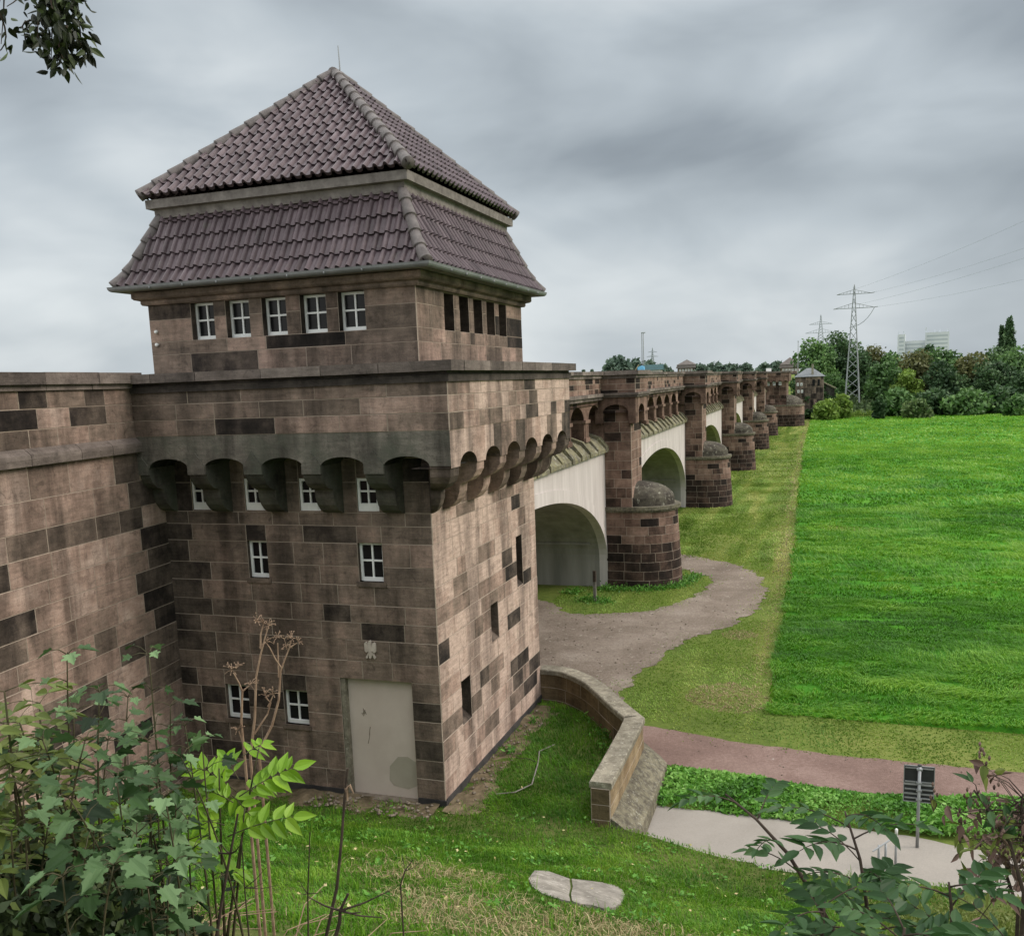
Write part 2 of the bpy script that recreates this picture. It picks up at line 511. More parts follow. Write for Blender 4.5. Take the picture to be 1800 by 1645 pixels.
def stones(mb, f, u0, u1, courses, wmin, wmax, tone, rng, holes=(), gap=0.015, proud=0.008, sub=None, joint=0.0):
    """ashlar: one raised face per stone with mortar between, over f(u, v, d)"""
    def stone(a, b, c, d):
        if b - a < 0.03 or d - c < 0.03:
            g = 0.0
        else:
            g = gap / 2
        tn = tone(0.5 * (a + b), 0.5 * (c + d), rng)
        pr = proud * rng.uniform(0.5, 1.5)
        n = 1 if not sub else max(1, int(math.ceil((b - a) / sub)))
        us = [a + (b - a) * i / n for i in range(n + 1)]
        ui = [a + g + (b - a - 2 * g) * i / n for i in range(n + 1)]
        for i in range(n):
            mb.poly([f(ui[i], c + g, pr), f(ui[i + 1], c + g, pr), f(ui[i + 1], d - g, pr), f(ui[i], d - g, pr)], tn)
            mb.poly([f(us[i], c, 0), f(us[i + 1], c, 0), f(ui[i + 1], c + g, pr), f(ui[i], c + g, pr)], -1)
            mb.poly([f(ui[i], d - g, pr), f(ui[i + 1], d - g, pr), f(us[i + 1], d, 0), f(us[i], d, 0)], -1)
        mb.poly([f(a, c, 0), f(a + g, c + g, pr), f(a + g, d - g, pr), f(a, d, 0)], -1)
        mb.poly([f(b, c, 0), f(b, d, 0), f(b - g, d - g, pr), f(b - g, c + g, pr)], -1)

    for i in range(len(courses) - 1):
        c, d = courses[i], courses[i + 1]
        hs = [h for h in holes if h[1] < d - 1e-4 and h[3] > c + 1e-4 and h[2] > u0 and h[0] < u1]
        cuts = sorted({u0, u1} | {min(max(x, u0), u1) for h in hs for x in (h[0], h[2])})
        for a, b in zip(cuts[:-1], cuts[1:]):
            m = 0.5 * (a + b)
            hh = [h for h in hs if h[0] < m < h[2]]
            spans = [(c, d)]
            for h in hh:
                ns = []
                for (p, q) in spans:
                    if h[1] > p + 1e-4:
                        ns.append((p, min(q, h[1])))
                    if h[3] < q - 1e-4:
                        ns.append((max(p, h[3]), q))
                spans = [s for s in ns if s[1] - s[0] > 1e-3]
            for (p, q) in spans:
                x = a
                while x < b - 1e-4:
                    w = rng.uniform(wmin, wmax)
                    if b - (x + w) < wmin * 0.6:
                        w = b - x
                    if hh or b - x < wmin:
                        w = b - x
                    stone(x, min(x + w, b), p, q)
                    x += w


def tones(base, spread, dark=0.15, mid=0.0, midv=0.45):
    def fn(u, v, rng):
        r = rng.random()
        if r < dark:
            return rng.uniform(0.03, 0.2)
        if r < dark + mid:
            return midv + rng.uniform(-0.08, 0.08)
        return base + rng.normal() * spread
    return fn


def reveal(mb, f, r, depth, tone=0.3):
    u0, v0, u1, v1 = r
    for a, b, c, d in ((u0, v0, u0, v1), (u1, v0, u1, v1), (u0, v0, u1, v0), (u0, v1, u1, v1)):
        mb.poly([f(a, b, 0), f(c, d, 0), f(c, d, -depth), f(a, b, -depth)], tone)


def window(parent, f, r, depth, bar=0.032, rim=0.045, mat='white_paint', local=False, sill=0.07):
    """a white casement of four lights, its dark pane a sub-part"""
    u0, v0, u1, v1 = r
    m = MB()
    d0, d1 = -depth, -depth + 0.05
    m.mbox(f, u0, u0 + rim, v0, v1, d0, d1)
    m.mbox(f, u1 - rim, u1, v0, v1, d0, d1)
    m.mbox(f, u0 + rim, u1 - rim, v0, v0 + sill, d0, d1 + 0.012)
    m.mbox(f, u0 + rim, u1 - rim, v1 - rim, v1, d0, d1)
    uc, vc = 0.5 * (u0 + u1), 0.52 * (v0 + sill) + 0.48 * v1
    m.mbox(f, uc - bar / 2, uc + bar / 2, v0 + sill, v1 - rim, d0 + 0.004, d1 - 0.006)
    m.mbox(f, u0 + rim, uc - bar / 2, vc - bar / 2, vc + bar / 2, d0 + 0.006, d1 - 0.009)
    m.mbox(f, uc + bar / 2, u1 - rim, vc - bar / 2, vc + bar / 2, d0 + 0.006, d1 - 0.009)
    w = m.build('window', mat, parent, local)
    p = MB()
    p.poly([f(u0, v0, d0 + 0.015), f(u1, v0, d0 + 0.015), f(u1, v1, d0 + 0.015), f(u0, v1, d0 + 0.015)])
    p.build('pane', 'window_glass', w, local)
    return w


def arch_wall(mb, f, u0, u1, top, arches, depth, tone, rng, soffit=0.15, n=14, block=0.42):
    """wall strip with arched openings cut up into it from below: arches = (centre, half width, spring, rise, jamb bottom)"""
    us = {u0, u1}
    for (c, a, s, h, jb) in arches:
        for i in range(n + 1):
            us.add(round(min(max(c - a * math.cos(PI * i / n), u0), u1), 5))
    k = u0
    while k < u1:
        us.add(round(k, 5))
        k += block
    us = sorted(us)

    def low(u, side):
        for (c, a, s, h, jb) in arches:
            if c - a - 1e-6 < u < c + a + 1e-6 and ((u > c - a + 1e-6 or side > 0) and (u < c + a - 1e-6 or side < 0)):
                return s + h * math.sqrt(max(0.0, 1 - ((u - c) / a) ** 2))
        return None
    bt, last = tone(0, 0, rng), u0
    base = min(a[2] for a in arches) if arches else top
    for a, b in zip(us[:-1], us[1:]):
        if b - a < 1e-5:
            continue
        if a - last > block:
            bt, last = tone(a, top, rng), a
        la, lb = low(a, 1), low(b, -1)
        inside = la is not None and lb is not None
        if not inside:
            jb = None
            la = lb = arches[0][4] if arches else base
        mb.poly([f(a, la, 0), f(b, lb, 0), f(b, top, 0), f(a, top, 0)], bt)
        mb.poly([f(a, la, 0), f(b, lb, 0), f(b, lb, -depth), f(a, la, -depth)], soffit)
    for (c, a, s, h, jb) in arches:
        for e in (c - a, c + a):
            if u0 <= e <= u1 and s > jb:
                mb.poly([f(e, jb, 0), f(e, s, 0), f(e, s, -depth), f(e, jb, -depth)], soffit + 0.15)


def ring(mb, prof, rect, tone=0.5, closed=False):
    """profile of (outward offset, z) swept round a rectangle x0, y0, x1, y1"""
    x0, y0, x1, y1 = rect

    def c4(o, z):
        return [(x0 - o, y0 - o, z), (x1 + o, y0 - o, z), (x1 + o, y1 + o, z), (x0 - o, y1 + o, z)]
    ps = list(prof) + ([prof[0]] if closed else [])
    for p, q in zip(ps[:-1], ps[1:]):
        A, B = c4(*p), c4(*q)
        for i in range(4):
            j = (i + 1) % 4
            mb.poly([A[i], A[j], B[j], B[i]], tone)


def vnoise(x, y, scale, seed=0):
    x = np.asarray(x) * scale
    y = np.asarray(y) * scale
    xi, yi = np.floor(x).astype(np.int64), np.floor(y).astype(np.int64)
    fx, fy = x - xi, y - yi
    fx, fy = fx * fx * (3 - 2 * fx), fy * fy * (3 - 2 * fy)

    def h(a, b):
        n = (a * 374761393 + b * 668265263 + seed * 974711) & 0xFFFFFFFF
        n = ((n ^ (n >> 13)) * 1274126177) & 0xFFFFFFFF
        return ((n ^ (n >> 16)) & 0xFFFF) / 65535.0
    return (h(xi, yi) * (1 - fx) + h(xi + 1, yi) * fx) * (1 - fy) + (h(xi, yi + 1) * (1 - fx) + h(xi + 1, yi + 1) * fx) * fy


def fbm(x, y, scale, seed=0):
    return 0.55 * vnoise(x, y, scale, seed) + 0.3 * vnoise(x, y, scale * 2.1, seed + 5) + 0.15 * vnoise(x, y, scale * 4.3, seed + 9)


def cards(C, N, A, size, tone, asp=1.0):
    """leaf cards: diamonds of 4 vertices, centre C, axis A and side N x A"""
    C, N, A = np.asarray(C), np.asarray(N), np.asarray(A)
    B = np.cross(N, A)
    B /= np.linalg.norm(B, axis=1, keepdims=True) + 1e-9
    s = np.asarray(size).reshape(-1, 1)
    V = np.stack([C - A * s, C + B * s * 0.5 * asp - A * s * 0.1, C + A * s, C - B * s * 0.5 * asp - A * s * 0.1], 1).reshape(-1, 3)
    n = len(C)
    return V, np.arange(4 * n), np.arange(n) * 4, tone


def unit(n, rng, zbias=0.0):
    v = rng.normal(size=(n, 3))
    v[:, 2] += zbias
    return v / (np.linalg.norm(v, axis=1, keepdims=True) + 1e-9)


def blades(P, h, w, lean, tone, rng):
    """grass blades: a bent strip of one quad and a tip"""
    n = len(P)
    ang = rng.uniform(0, 2 * PI, n)
    side = np.stack([np.cos(ang), np.sin(ang), np.zeros(n)], 1) * np.asarray(w).reshape(-1, 1) * 0.5
    h = np.asarray(h).reshape(-1, 1)
    up = np.array([[0, 0, 1.0]])
    m = P + up * h * 0.6 + lean * h * 0.3
    tip = P + up * h * (1.0 - 0.35 * np.clip(np.linalg.norm(lean, axis=1, keepdims=True), 0, 1.6)) + lean * h
    V = np.stack([P - side, P + side, m + side * 0.75, m - side * 0.75, tip], 1).reshape(-1, 3)
    i = np.arange(n)[:, None] * 5
    loops = np.concatenate([i + np.array([[0, 1, 2, 3]]), i + np.array([[3, 2, 4]])], 1).ravel()
    st = (np.arange(n)[:, None] * 7 + np.array([[0, 4]])).ravel()
    return V, loops, st, np.repeat(tone, 2)

# ------------------------------------------------------------------ terrain


def bank_h(x, y):
    """embankment side and lawn at the foot of the tower"""
    x, y = np.asarray(x, float), np.asarray(y, float)
    t = np.clip((x - 3.2) / 2.2, 0, 1)
    lawn = -0.3 * t * t * (3 - 2 * t)
    d = np.maximum(0, -0.45 - y)
    slope = np.where(d < 1.2, d * d * 0.44 / 2.4, 0.44 * (d - 0.6))
    slope = np.minimum(slope, 6.15 + 0.02 * d)
    z = lawn + slope + 0.05 * (fbm(x, y, 0.9, 3) - 0.5) * np.clip(d + 0.6, 0, 1)
    toe = np.interp(x, [3.3, 3.6, 4.2, 4.8, 5.2, 5.4, 5.9, 6.3, 7.0, 7.9, 8.75, 9.6, 12, 16], [0.12, 0.06, 0.0, 0.06, 0.12, -0.05, -0.2, -0.2, -0.1, 0.12, 0.32, 0.45, 0.3, 0.0]) + 0.14 * (fbm(x, y * 0, 1.6, 11) - 0.5)
    z = np.where((x > 3.1) & (y > toe), np.minimum(z, z - 2.2 * (y - toe)), z)
    inner = np.interp(y, [-1, 0.0, 3.25, 4.1, 5.3, 5.95], [2.95, 2.9, 2.9, 2.35, 1.5, 0.2])
    z = np.where((y > 0.0) & (x > inner), np.minimum(z, -0.5 - np.clip((x - inner) * 3, 0, 0.35)), z)
    z = np.where(y > 5.9, -0.9, z)
    return z


def grid(name, xs, ys, hf, mat, kind='structure'):
    X, Y = np.meshgrid(xs, ys)
    Z = hf(X, Y)
    V = np.stack([X, Y, Z], -1).reshape(-1, 3)
    nx, ny = len(xs), len(ys)
    i = (np.arange(ny - 1)[:, None] * nx + np.arange(nx - 1)[None, :]).ravel()
    loops = np.stack([i, i + 1, i + nx + 1, i + nx], 1).ravel()
    o = mesh_obj(name, V, loops, np.arange(len(i)) * 4, np.full(len(i), 0.5), mat, smooth=True)
    return tag(o, kind=kind)


def sheet(name, pts, z, mat, kind='structure'):
    m = MB()
    m.poly([(p[0], p[1], z) for p in pts])
    return tag(m.build(name, mat), kind=kind)


def smooth_poly(pts, closed=True, k=6):
    P = np.array(pts, float)
    n = len(P)
    out = []
    for i in range(n if closed else n - 1):
        p0, p1, p2, p3 = P[(i - 1) % n] if closed or i else P[i], P[i], P[(i + 1) % n], P[(i + 2) % n] if closed or i + 2 < n else P[i + 1]
        for j in range(k):
            t = j / k
            out.append(0.5 * ((2 * p1) + (-p0 + p2) * t + (2 * p0 - 5 * p1 + 4 * p2 - p3) * t * t + (-p0 + 3 * p1 - 3 * p2 + p3) * t ** 3))
    if not closed:
        out.append(P[-1])
    return out


def rough_edge(pts, amp, step=0.12, seed=1):
    out = []
    n = len(pts)
    for i in range(n):
        a, b = np.array(pts[i]), np.array(pts[(i + 1) % n])
        L = np.linalg.norm(b - a)
        k = max(1, int(L / step))
        for j in range(k):
            p = a + (b - a) * j / k
            nrm = np.array([-(b - a)[1], (b - a)[0]]) / (L + 1e-9)
            out.append(p + nrm * amp * 2 * (fbm(p[0], p[1], 1.6, seed) - 0.5) + nrm * amp * 1.6 * (vnoise(p[0], p[1], 6.0, seed + 3) - 0.5))
    return out


def field_h(x, y):
    f = 0.0 * x - 0.5
    r = np.interp(y, [160, 168, 205, 280, 420, 1500], [0, 0.4, 5.2, 7.6, 8.2, 8.5])
    return f + r


xs = np.concatenate([np.linspace(-900, -60, 15), np.linspace(-50, 90, 15), np.linspace(110, 1200, 16)])
ys = np.concatenate([np.linspace(-200, 150, 36), np.linspace(155, 290, 28), np.linspace(310, 1600, 20)])
grid('ground', xs, ys, field_h, 'mown_ground')
xs = np.concatenate([np.linspace(-70, -8, 16), np.arange(-7, 12, 0.14), np.linspace(12.3, 80, 20)])
ys = np.concatenate([np.linspace(-70, -17, 16), np.arange(-16.6, 6.4, 0.14)])
grid('grass_bank', xs, ys, bank_h, 'bank_ground')
# the embankment that carries the line, behind the retaining wall
m = MB()
m.box(-16, -70, -1, -5.95, -0.0, 7.1)
tag(m.build('embankment', 'gravel'), kind='structure')

EDGE_Y = [7.45, 10.9, 16.6, 25.2, 42, 61, 89, 161]
EDGE_X = [5.17, 5.15, 5.09, 5.08, 4.74, 4.32, 3.84, 3.2]
mead = [(x, y) for x, y in zip(EDGE_X, EDGE_Y)] + [(130, 163), (130, 7.2), (40, 7.3), (10.7, 7.45), (7.2, 7.55)]
mp = rough_edge(mead[:8], 0.10, 0.5, 5)[:-1] + [np.array(p) for p in mead[8:]]
# the meadow as a grid so that its swells are real
def meadow_h(x, y):
    near = np.clip((90 - y) / 60, 0.25, 1)
    return -0.47 + 0.16 * near * (fbm(x * 0.55, y, 0.55, 21) - 0.35) + 0.10 * near * (vnoise(x * 0.7, y * 1.6, 1.5, 22) - 0.5)


ex = np.concatenate([np.arange(0, 18, 0.22), np.linspace(18.5, 125, 60)])
ey = np.concatenate([np.arange(7.45, 40, 0.25), np.arange(40, 90, 0.9), np.linspace(91, 161, 25)])
X, Y = np.meshgrid(ex, ey)
X = X + np.interp(Y, EDGE_Y, EDGE_X) + 0.35 * (fbm(Y * 0, Y, 0.5, 31) - 0.5) * (X < 1)
Z = meadow_h(X, Y)
Z = np.where((np.arange(len(ex))[None, :] == 0) | (np.arange(len(ey))[:, None] == 0), -0.52, Z)
nx, ny = len(ex), len(ey)
i = (np.arange(ny - 1)[:, None] * nx + np.arange(nx - 1)[None, :]).ravel()
mo = mesh_obj('meadow', np.stack([X, Y, Z], -1).reshape(-1, 3), np.stack([i, i + 1, i + nx + 1, i + nx], 1).ravel(),
              np.arange(len(i)) * 4, np.full(len(i), 0.5), 'meadow_ground', smooth=True)
tag(mo, kind='structure')

far = [(3.0, 2.02), (4.02, 1.98), (5.06, 2.08), (6.08, 2.06), (7.06, 1.97), (8.36, 1.83), (9.72, 1.54), (12, 1.2), (20, 0.2), (20, -1.6), (12, -0.2)]
near = [(9.6, -0.2), (8.75, -0.3), (7.9, -0.4), (7.0, -0.5), (6.3, -0.5), (5.4, -0.4), (4.8, -0.1), (4.2, 0.1), (3.2, 0.2)]
sheet('path', rough_edge(far + near, 0.05, 0.2, 41), -0.488, 'asphalt')
redp = [(2.3, 6.15), (3.44, 5.89), (4.75, 5.56), (5.97, 5.42), (7.13, 5.31), (8.25, 5.28), (9.32, 5.24), (10.36, 5.26), (14, 5.4), (24, 5.6),
        (24, 3.9), (14, 4.0), (10.14, 4.01), (9.14, 3.75), (8.12, 3.58), (7.1, 3.5), (6.03, 3.53), (4.91, 3.72), (3.73, 3.87), (3.0, 3.9), (2.4, 4.6)]
sheet('red_track', rough_edge(redp, 0.07, 0.2, 43), -0.486, 'red_grit')
gravp = [(-9, 6.2), (-0.1, 6.2), (0.6, 6.3), (1.6, 5.7), (2.0, 6.6), (1.45, 8.2), (1.6, 9.6), (1.96, 11.36), (2.59, 13.97), (3.67, 15.57), (4.21, 18.02), (4.39, 20.76), (4.05, 23.3),
         (3.22, 25.17), (1.86, 26.64), (0.33, 27.7), (-2, 28.6), (-9, 29), (-9, 27.0), (-2.0, 25.9), (0.7, 24.32), (1.61, 23.73), (2.14, 22.24), (2.04, 20.37), (1.4, 18.21),
         (0.4, 16.92), (-0.88, 16.28), (-2.11, 16.22), (-3.0, 17.3), (-4, 18.0), (-9, 18.8)]
sheet('gravel_road', rough_edge(gravp, 0.2, 0.12, 47), -0.484, 'gravel')

# ------------------------------------------------------------------ the gatehouse tower
TW = empty('gatehouse_tower', (-2.9, 3.0, -0.4), 'large sandstone gatehouse tower with a two-tier tiled roof, at the near end of the bridge', 'tower')
fA = lambda u, v, d: (u, -d, v)
fB = lambda u, v, d: (d, u, v)
rng = np.random.default_rng(11)
CRS = [0.12, 0.5, 0.86, 1.24, 1.6, 1.96, 2.32, 2.67, 3.07, 3.4, 3.73, 4.1, 4.45, 4.87, 5.19, 5.43, 5.98, 6.4, 6.9]
holesA = [(-4.58, 1.33, -4.06, 2.02), (-3.27, 1.32, -2.75, 2.0), (-3.81, 4.17, -3.38, 4.88), (-1.48, 4.17, -0.99, 4.88), (-2.02, -0.5, -0.56, 2.32)]
machW = [(-4.95, 5.46, -4.53, 6.05), (-3.77, 5.46, -3.35, 6.05), (-2.6, 5.46, -2.18, 6.05), (-1.42, 5.46, -1.0, 6.05)]
m = MB()


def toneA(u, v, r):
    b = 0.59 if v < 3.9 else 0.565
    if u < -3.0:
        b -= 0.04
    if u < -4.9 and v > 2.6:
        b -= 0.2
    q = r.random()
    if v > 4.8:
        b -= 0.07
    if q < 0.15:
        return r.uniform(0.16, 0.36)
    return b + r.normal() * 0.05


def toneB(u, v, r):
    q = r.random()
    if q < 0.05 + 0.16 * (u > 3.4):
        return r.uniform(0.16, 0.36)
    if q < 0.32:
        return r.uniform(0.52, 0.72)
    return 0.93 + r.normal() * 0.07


def toneC(u, v, r):
    return r.uniform(0.12, 0.28) if r.random() < 0.14 else 0.55 + r.normal() * 0.08


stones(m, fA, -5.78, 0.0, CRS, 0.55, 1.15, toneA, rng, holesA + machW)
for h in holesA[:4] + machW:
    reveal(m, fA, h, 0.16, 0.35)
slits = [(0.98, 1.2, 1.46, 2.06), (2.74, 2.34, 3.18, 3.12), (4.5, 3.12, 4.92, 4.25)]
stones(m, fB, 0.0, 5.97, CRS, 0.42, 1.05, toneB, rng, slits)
for (u0, v0, u1, v1) in slits:
    reveal(m, fB, (u0, v0, u1, v1), 0.3, 0.42)
    # sloping sill of each slit
    m.poly([fB(u0, v0, 0.004), fB(u1, v0, 0.004), fB(u1, v0 + 0.26, -0.3), fB(u0, v0 + 0.26, -0.3)], 0.3)
m.poly([(-5.78, 5.97, -0.6), (0, 5.97, -0.6), (0, 5.97, 6.9), (-5.78, 5.97, 6.9)], 0.5)
m.poly([(-5.78, 0, -0.6), (-5.78, 5.97, -0.6), (-5.78, 5.97, 6.9), (-5.78, 0, 6.9)], 0.5)
shaft = m.build('shaft', 'sandstone', TW)
m = MB()
m.box(-5.78, -0.03, -0.7, -2.03, 0.02, 0.12, 0.2)
m.box(-0.54, -0.03, -0.7, 0.03, 0.02, 0.12, 0.2)
m.box(-0.02, 0.02, -0.7, 0.032, 5.95, 0.14, 0.2)
m.build('plinth', 'dark_plinth', TW)
for h in holesA[:4]:
    m = MB()
    m.mbox(fA, h[0] - 0.05, h[2] + 0.05, h[1] - 0.09, h[1], -0.1, 0.035, 0.42)
    m.build('window_sill', 'sandstone', TW)
for h in holesA[:4]:
    window(TW, fA, h, 0.13)
for h in machW:
    w = window(TW, fA, h, 0.07, rim=0.05, sill=0.14)
for h in slits:
    p = MB()
    u0, v0, u1, v1 = h
    p.poly([fB(u0, v0, -0.28), fB(u1, v0, -0.28), fB(u1, v1, -0.28), fB(u0, v1, -0.28)])
    p.build('slit_window', 'window_glass', TW)
# walled-up doorway
m = MB()
m.mbox(fA, -2.02, -0.56, 0.0, 2.32, -0.4, -0.12)
door = m.build('walled_up_door', 'door_render', TW)
m = MB()
pts = [(-1.18, 0.34), (-1.16, 0.62), (-0.98, 0.82), (-0.78, 0.84), (-0.6, 0.74), (-0.58, 0.3), (-0.8, 0.2), (-1.1, 0.24)]
m.prism(pts, lambda p, s: fA(p[0], p[1], s), -0.12, -0.116)
m.build('render_patch', 'patch_render', door)
rngd = np.random.default_rng(5)
for cx0, cz0, n0 in ((-1.62, 1.68, 9), (-1.52, 1.36, 6)):
    m = MB()
    pt = np.array([cx0, cz0])
    pl = []
    for k in range(n0):
        pl.append(fA(pt[0], pt[1], -0.12))
        pt = pt + rngd.normal(size=2) * 0.075 * np.array([0.8, 1.0])
    m.tube(pl, [0.004 + 0.006 * rngd.random() for _ in pl], 4)
    m.build('scratched_mark', 'debris_stone', door)
m = MB()
m.mbox(fA, -2.02, -1.93, 0.05, 2.32, -0.2, -0.012, 0.62)
m.build('door_jamb', 'cap_stone', TW)
m = MB()
m.mbox(fA, -2.0, -0.5, -0.3, 0.03, -0.2, 0.10, 0.6)
m.build('doorstep', 'debris_stone', TW)
# carved eagle on the stone above the door
m = MB()
E2 = lambda pl, d0, d1: m.prism([(-1.335 + x, 2.91 + y) for x, y in pl], lambda p, s: fA(p[0], p[1], s), d0, d1)
E2([(-0.02, 0.155), (0.0, 0.175), (0.022, 0.16), (0.028, 0.06), (0.035, -0.1), (0.02, -0.15), (0.0, -0.165), (-0.022, -0.15), (-0.03, -0.08), (-0.025, 0.05)], 0.0, 0.06)
for s in (-1, 1):
    E2([(s * 0.025, 0.05), (s * 0.05, 0.125), (s * 0.09, 0.14), (s * 0.115, 0.11), (s * 0.112, -0.03), (s * 0.085, -0.06), (s * 0.06, -0.045), (s * 0.025, -0.02)][::s], 0.0, 0.045)
    E2([(s * 0.03, -0.06), (s * 0.045, -0.055), (s * 0.1, -0.145), (s * 0.085, -0.175), (s * 0.06, -0.16)][::s], 0.0, 0.04)
m.build('eagle_relief', 'pale_relief', TW)

# corbels and the row of arches above them
PROF = [(0.0, 6.88), (0.0, 5.43), (0.09, 5.45), (0.2, 5.51), (0.29, 5.61), (0.345, 5.74), (0.36, 5.88), (0.40, 5.9), (0.52, 5.94), (0.62, 6.02), (0.69, 6.14), (0.70, 6.34), (0.70, 6.88)]
m = MB()
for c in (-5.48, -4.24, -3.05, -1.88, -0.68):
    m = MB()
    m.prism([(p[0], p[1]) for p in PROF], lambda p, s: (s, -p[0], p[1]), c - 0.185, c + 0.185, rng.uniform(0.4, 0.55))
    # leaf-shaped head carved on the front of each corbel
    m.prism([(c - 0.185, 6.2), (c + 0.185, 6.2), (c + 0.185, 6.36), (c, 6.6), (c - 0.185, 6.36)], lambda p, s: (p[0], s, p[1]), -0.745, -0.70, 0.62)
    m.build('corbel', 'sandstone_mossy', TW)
for c in (0.69, 1.91, 3.08, 4.22, 5.38):
    m = MB()
    m.prism([(p[0], p[1]) for p in PROF], lambda p, s: (p[0], s, p[1]), c - 0.185, c + 0.185, rng.uniform(0.5, 0.75))
    m.build('corbel', 'sandstone', TW)


def kite(sy, y0):
    m = MB()
    prev = None
    zs = [(0.02, 5.43)] + [(p[0], p[1]) for p in PROF[2:]]
    for d, z in zs:
        d = max(d, 0.02)
        cur = [(d, y0 + sy * d, z), (0.47 * d, y0 + sy * d, z), (-0.03, y0 - sy * 0.03, z), (d, y0 + sy * 0.47 * d, z)]
        if prev:
            for i in range(4):
                j = (i + 1) % 4
                m.poly([prev[i], prev[j], cur[j], cur[i]], 0.35)
        prev = cur
    m.build('corner_corbel', 'sandstone', TW)


kite(-1, 0.0)
kite(1, 5.97)
m = MB()
ta = tones(0.7, 0.1, 0.0)
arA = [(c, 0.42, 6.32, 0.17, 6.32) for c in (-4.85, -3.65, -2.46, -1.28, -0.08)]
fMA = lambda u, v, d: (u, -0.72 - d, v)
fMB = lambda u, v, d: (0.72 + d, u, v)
arch_wall(m, fMA, -5.75, 0.72, 6.9, arA, 0.72, ta, rng, 0.03)  # near-black soffit tone: the shade inside the arches is put into the colour
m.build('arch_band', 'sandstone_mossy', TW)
m = MB()
arB = [(c, 0.40, 6.28, 0.22, 6.28) for c in (0.08, 1.31, 2.5, 3.65, 4.8, 5.97)]
arch_wall(m, fMB, -0.72, 6.69, 6.9, arB, 0.72, toneB, rng, 0.4)
m.poly([(-1, 6.69, 6.2), (0.72, 6.69, 6.2), (0.72, 6.69, 6.9), (-1, 6.69, 6.9)], 0.6)
m.poly([(0, 5.97, 6.4), (0.7, 6.69, 6.4), (0, 6.69, 6.4)], 0.3)
m.build('arch_band', 'sandstone', TW)
m = MB()
stones(m, fMA, -5.75, 0.72, [6.9, 7.19, 7.47, 7.69], 0.7, 1.5, lambda u, v, r: 0.2 + r.uniform(-.1, .05) if r.random() < .15 else 0.52 + r.normal() * 0.08, rng)
stones(m, fMB, -0.72, 6.69, [6.9, 7.19, 7.47, 7.69], 0.35, 0.85, toneB, rng)
m.poly([(-5.75, 6.69, 6.9), (0.72, 6.69, 6.9), (0.72, 6.69, 7.7), (-5.75, 6.69, 7.7)], 0.6)
m.poly([(-5.75, -0.72, 6.9), (-5.75, 6.69, 6.9), (-5.75, 6.69, 7.7), (-5.75, -0.72, 7.7)], 0.6)
m.build('parapet', 'sandstone', TW)
m = MB()
RP = (-5.75, -0.72, 0.72, 6.69)
ring(m, [(-0.3, 7.685), (0.045, 7.685), (0.05, 7.8), (0.01, 7.81), (0.01, 7.855), (-0.3, 7.856)], RP, 0.12)
m.build('moulding', 'coping_stone', TW)
m = MB()
rc = np.random.default_rng(3)


def coping_run(mb, f, u0, u1, v0, v1, d0, d1, lo, hi, rr, gap=0.012):
    x = u0
    while x < u1 - 0.01:
        w = rr.uniform(lo, hi)
        if u1 - x - w < lo * 0.5:
            w = u1 - x
        mb.mbox(f, x + gap / 2, min(x + w, u1) - gap / 2, v0, v1 + rr.uniform(-0.004, 0.004), d0, d1 + rr.uniform(-0.006, 0.006), rr.uniform(0.2, 0.62))
        x += w


coping_run(m, fMA, -5.9, 0.87, 7.857, 8.02, -0.42, 0.15, 0.9, 1.5, rc)
coping_run(m, lambda u, v, d: (0.72 + d, u, v), -0.29, 6.84, 7.857, 8.02, -0.42, 0.15, 0.7, 1.3, rc)
m.box(-5.9, 6.4, 7.857, 0.29, 6.84, 8.018, 0.4)
m.build('coping', 'coping_stone', TW)
m = MB()
m.box(-5.7, -0.35, 7.5, 0.35, 6.45, 7.93, 0.3)
m.build('roof_terrace', 'dark_plinth', TW)

# cabin on top
CX0, CX1, CY0, CY1 = -5.65, -0.13, 0.12, 5.85
RC = (CX0, CY0, CX1, CY1)
fCA = lambda u, v, d: (u, CY0 - d, v)
fCB = lambda u, v, d: (CX1 + d, u, v)
cwA = [(-4.7, 8.63, -4.2, 9.3), (-3.94, 8.63, -3.44, 9.3), (-3.17, 8.63, -2.67, 9.3), (-2.38, 8.63, -1.86, 9.3), (-1.62, 8.63, -1.1, 9.3)]
cwB = [(1.33, 8.62, 1.8, 9.29), (2.08, 8.62, 2.57, 9.29), (2.83, 8.62, 3.32, 9.29), (3.57, 8.62, 4.06, 9.29), (4.33, 8.62, 4.8, 9.29)]
m = MB()
CC = [7.93, 8.39, 8.63, 9.03, 9.32]
stones(m, fCA, CX0, CX1, CC, 0.8, 1.7, toneC, rng, cwA, gap=0.014)
stones(m, fCB, CY0, CY1, CC, 0.5, 1.2, toneC, rng, cwB, gap=0.014)
for h in cwA:
    reveal(m, fCA, h, 0.24, 0.25)
for h in cwB:
    reveal(m, fCB, h, 0.34, 0.3)
m.poly([(CX0, CY0, 7.9), (CX0, CY1, 7.9), (CX0, CY1, 9.33), (CX0, CY0, 9.33)], 0.5)
m.poly([(CX0, CY1, 7.9), (CX1, CY1, 7.9), (CX1, CY1, 9.33), (CX0, CY1, 9.33)], 0.5)
cabin = m.build('cabin_wall', 'sandstone', TW)
for h in cwA:
    window(TW, fCA, h, 0.19)
for h in cwB:
    window(TW, fCB, h, 0.33, mat='dark_twig')
for (x, z) in ((-5.49, 8.82), (-5.5, 8.58)):
    m = MB()
    m.tube([(x, CY0 - 0.005, z), (x, CY0 - 0.05, z), (x, CY0 - 0.07, z)], [0.032, 0.036, 0.022], 10)
    m.build('insulator_knob', 'white_paint', TW, smooth=True)
m = MB()
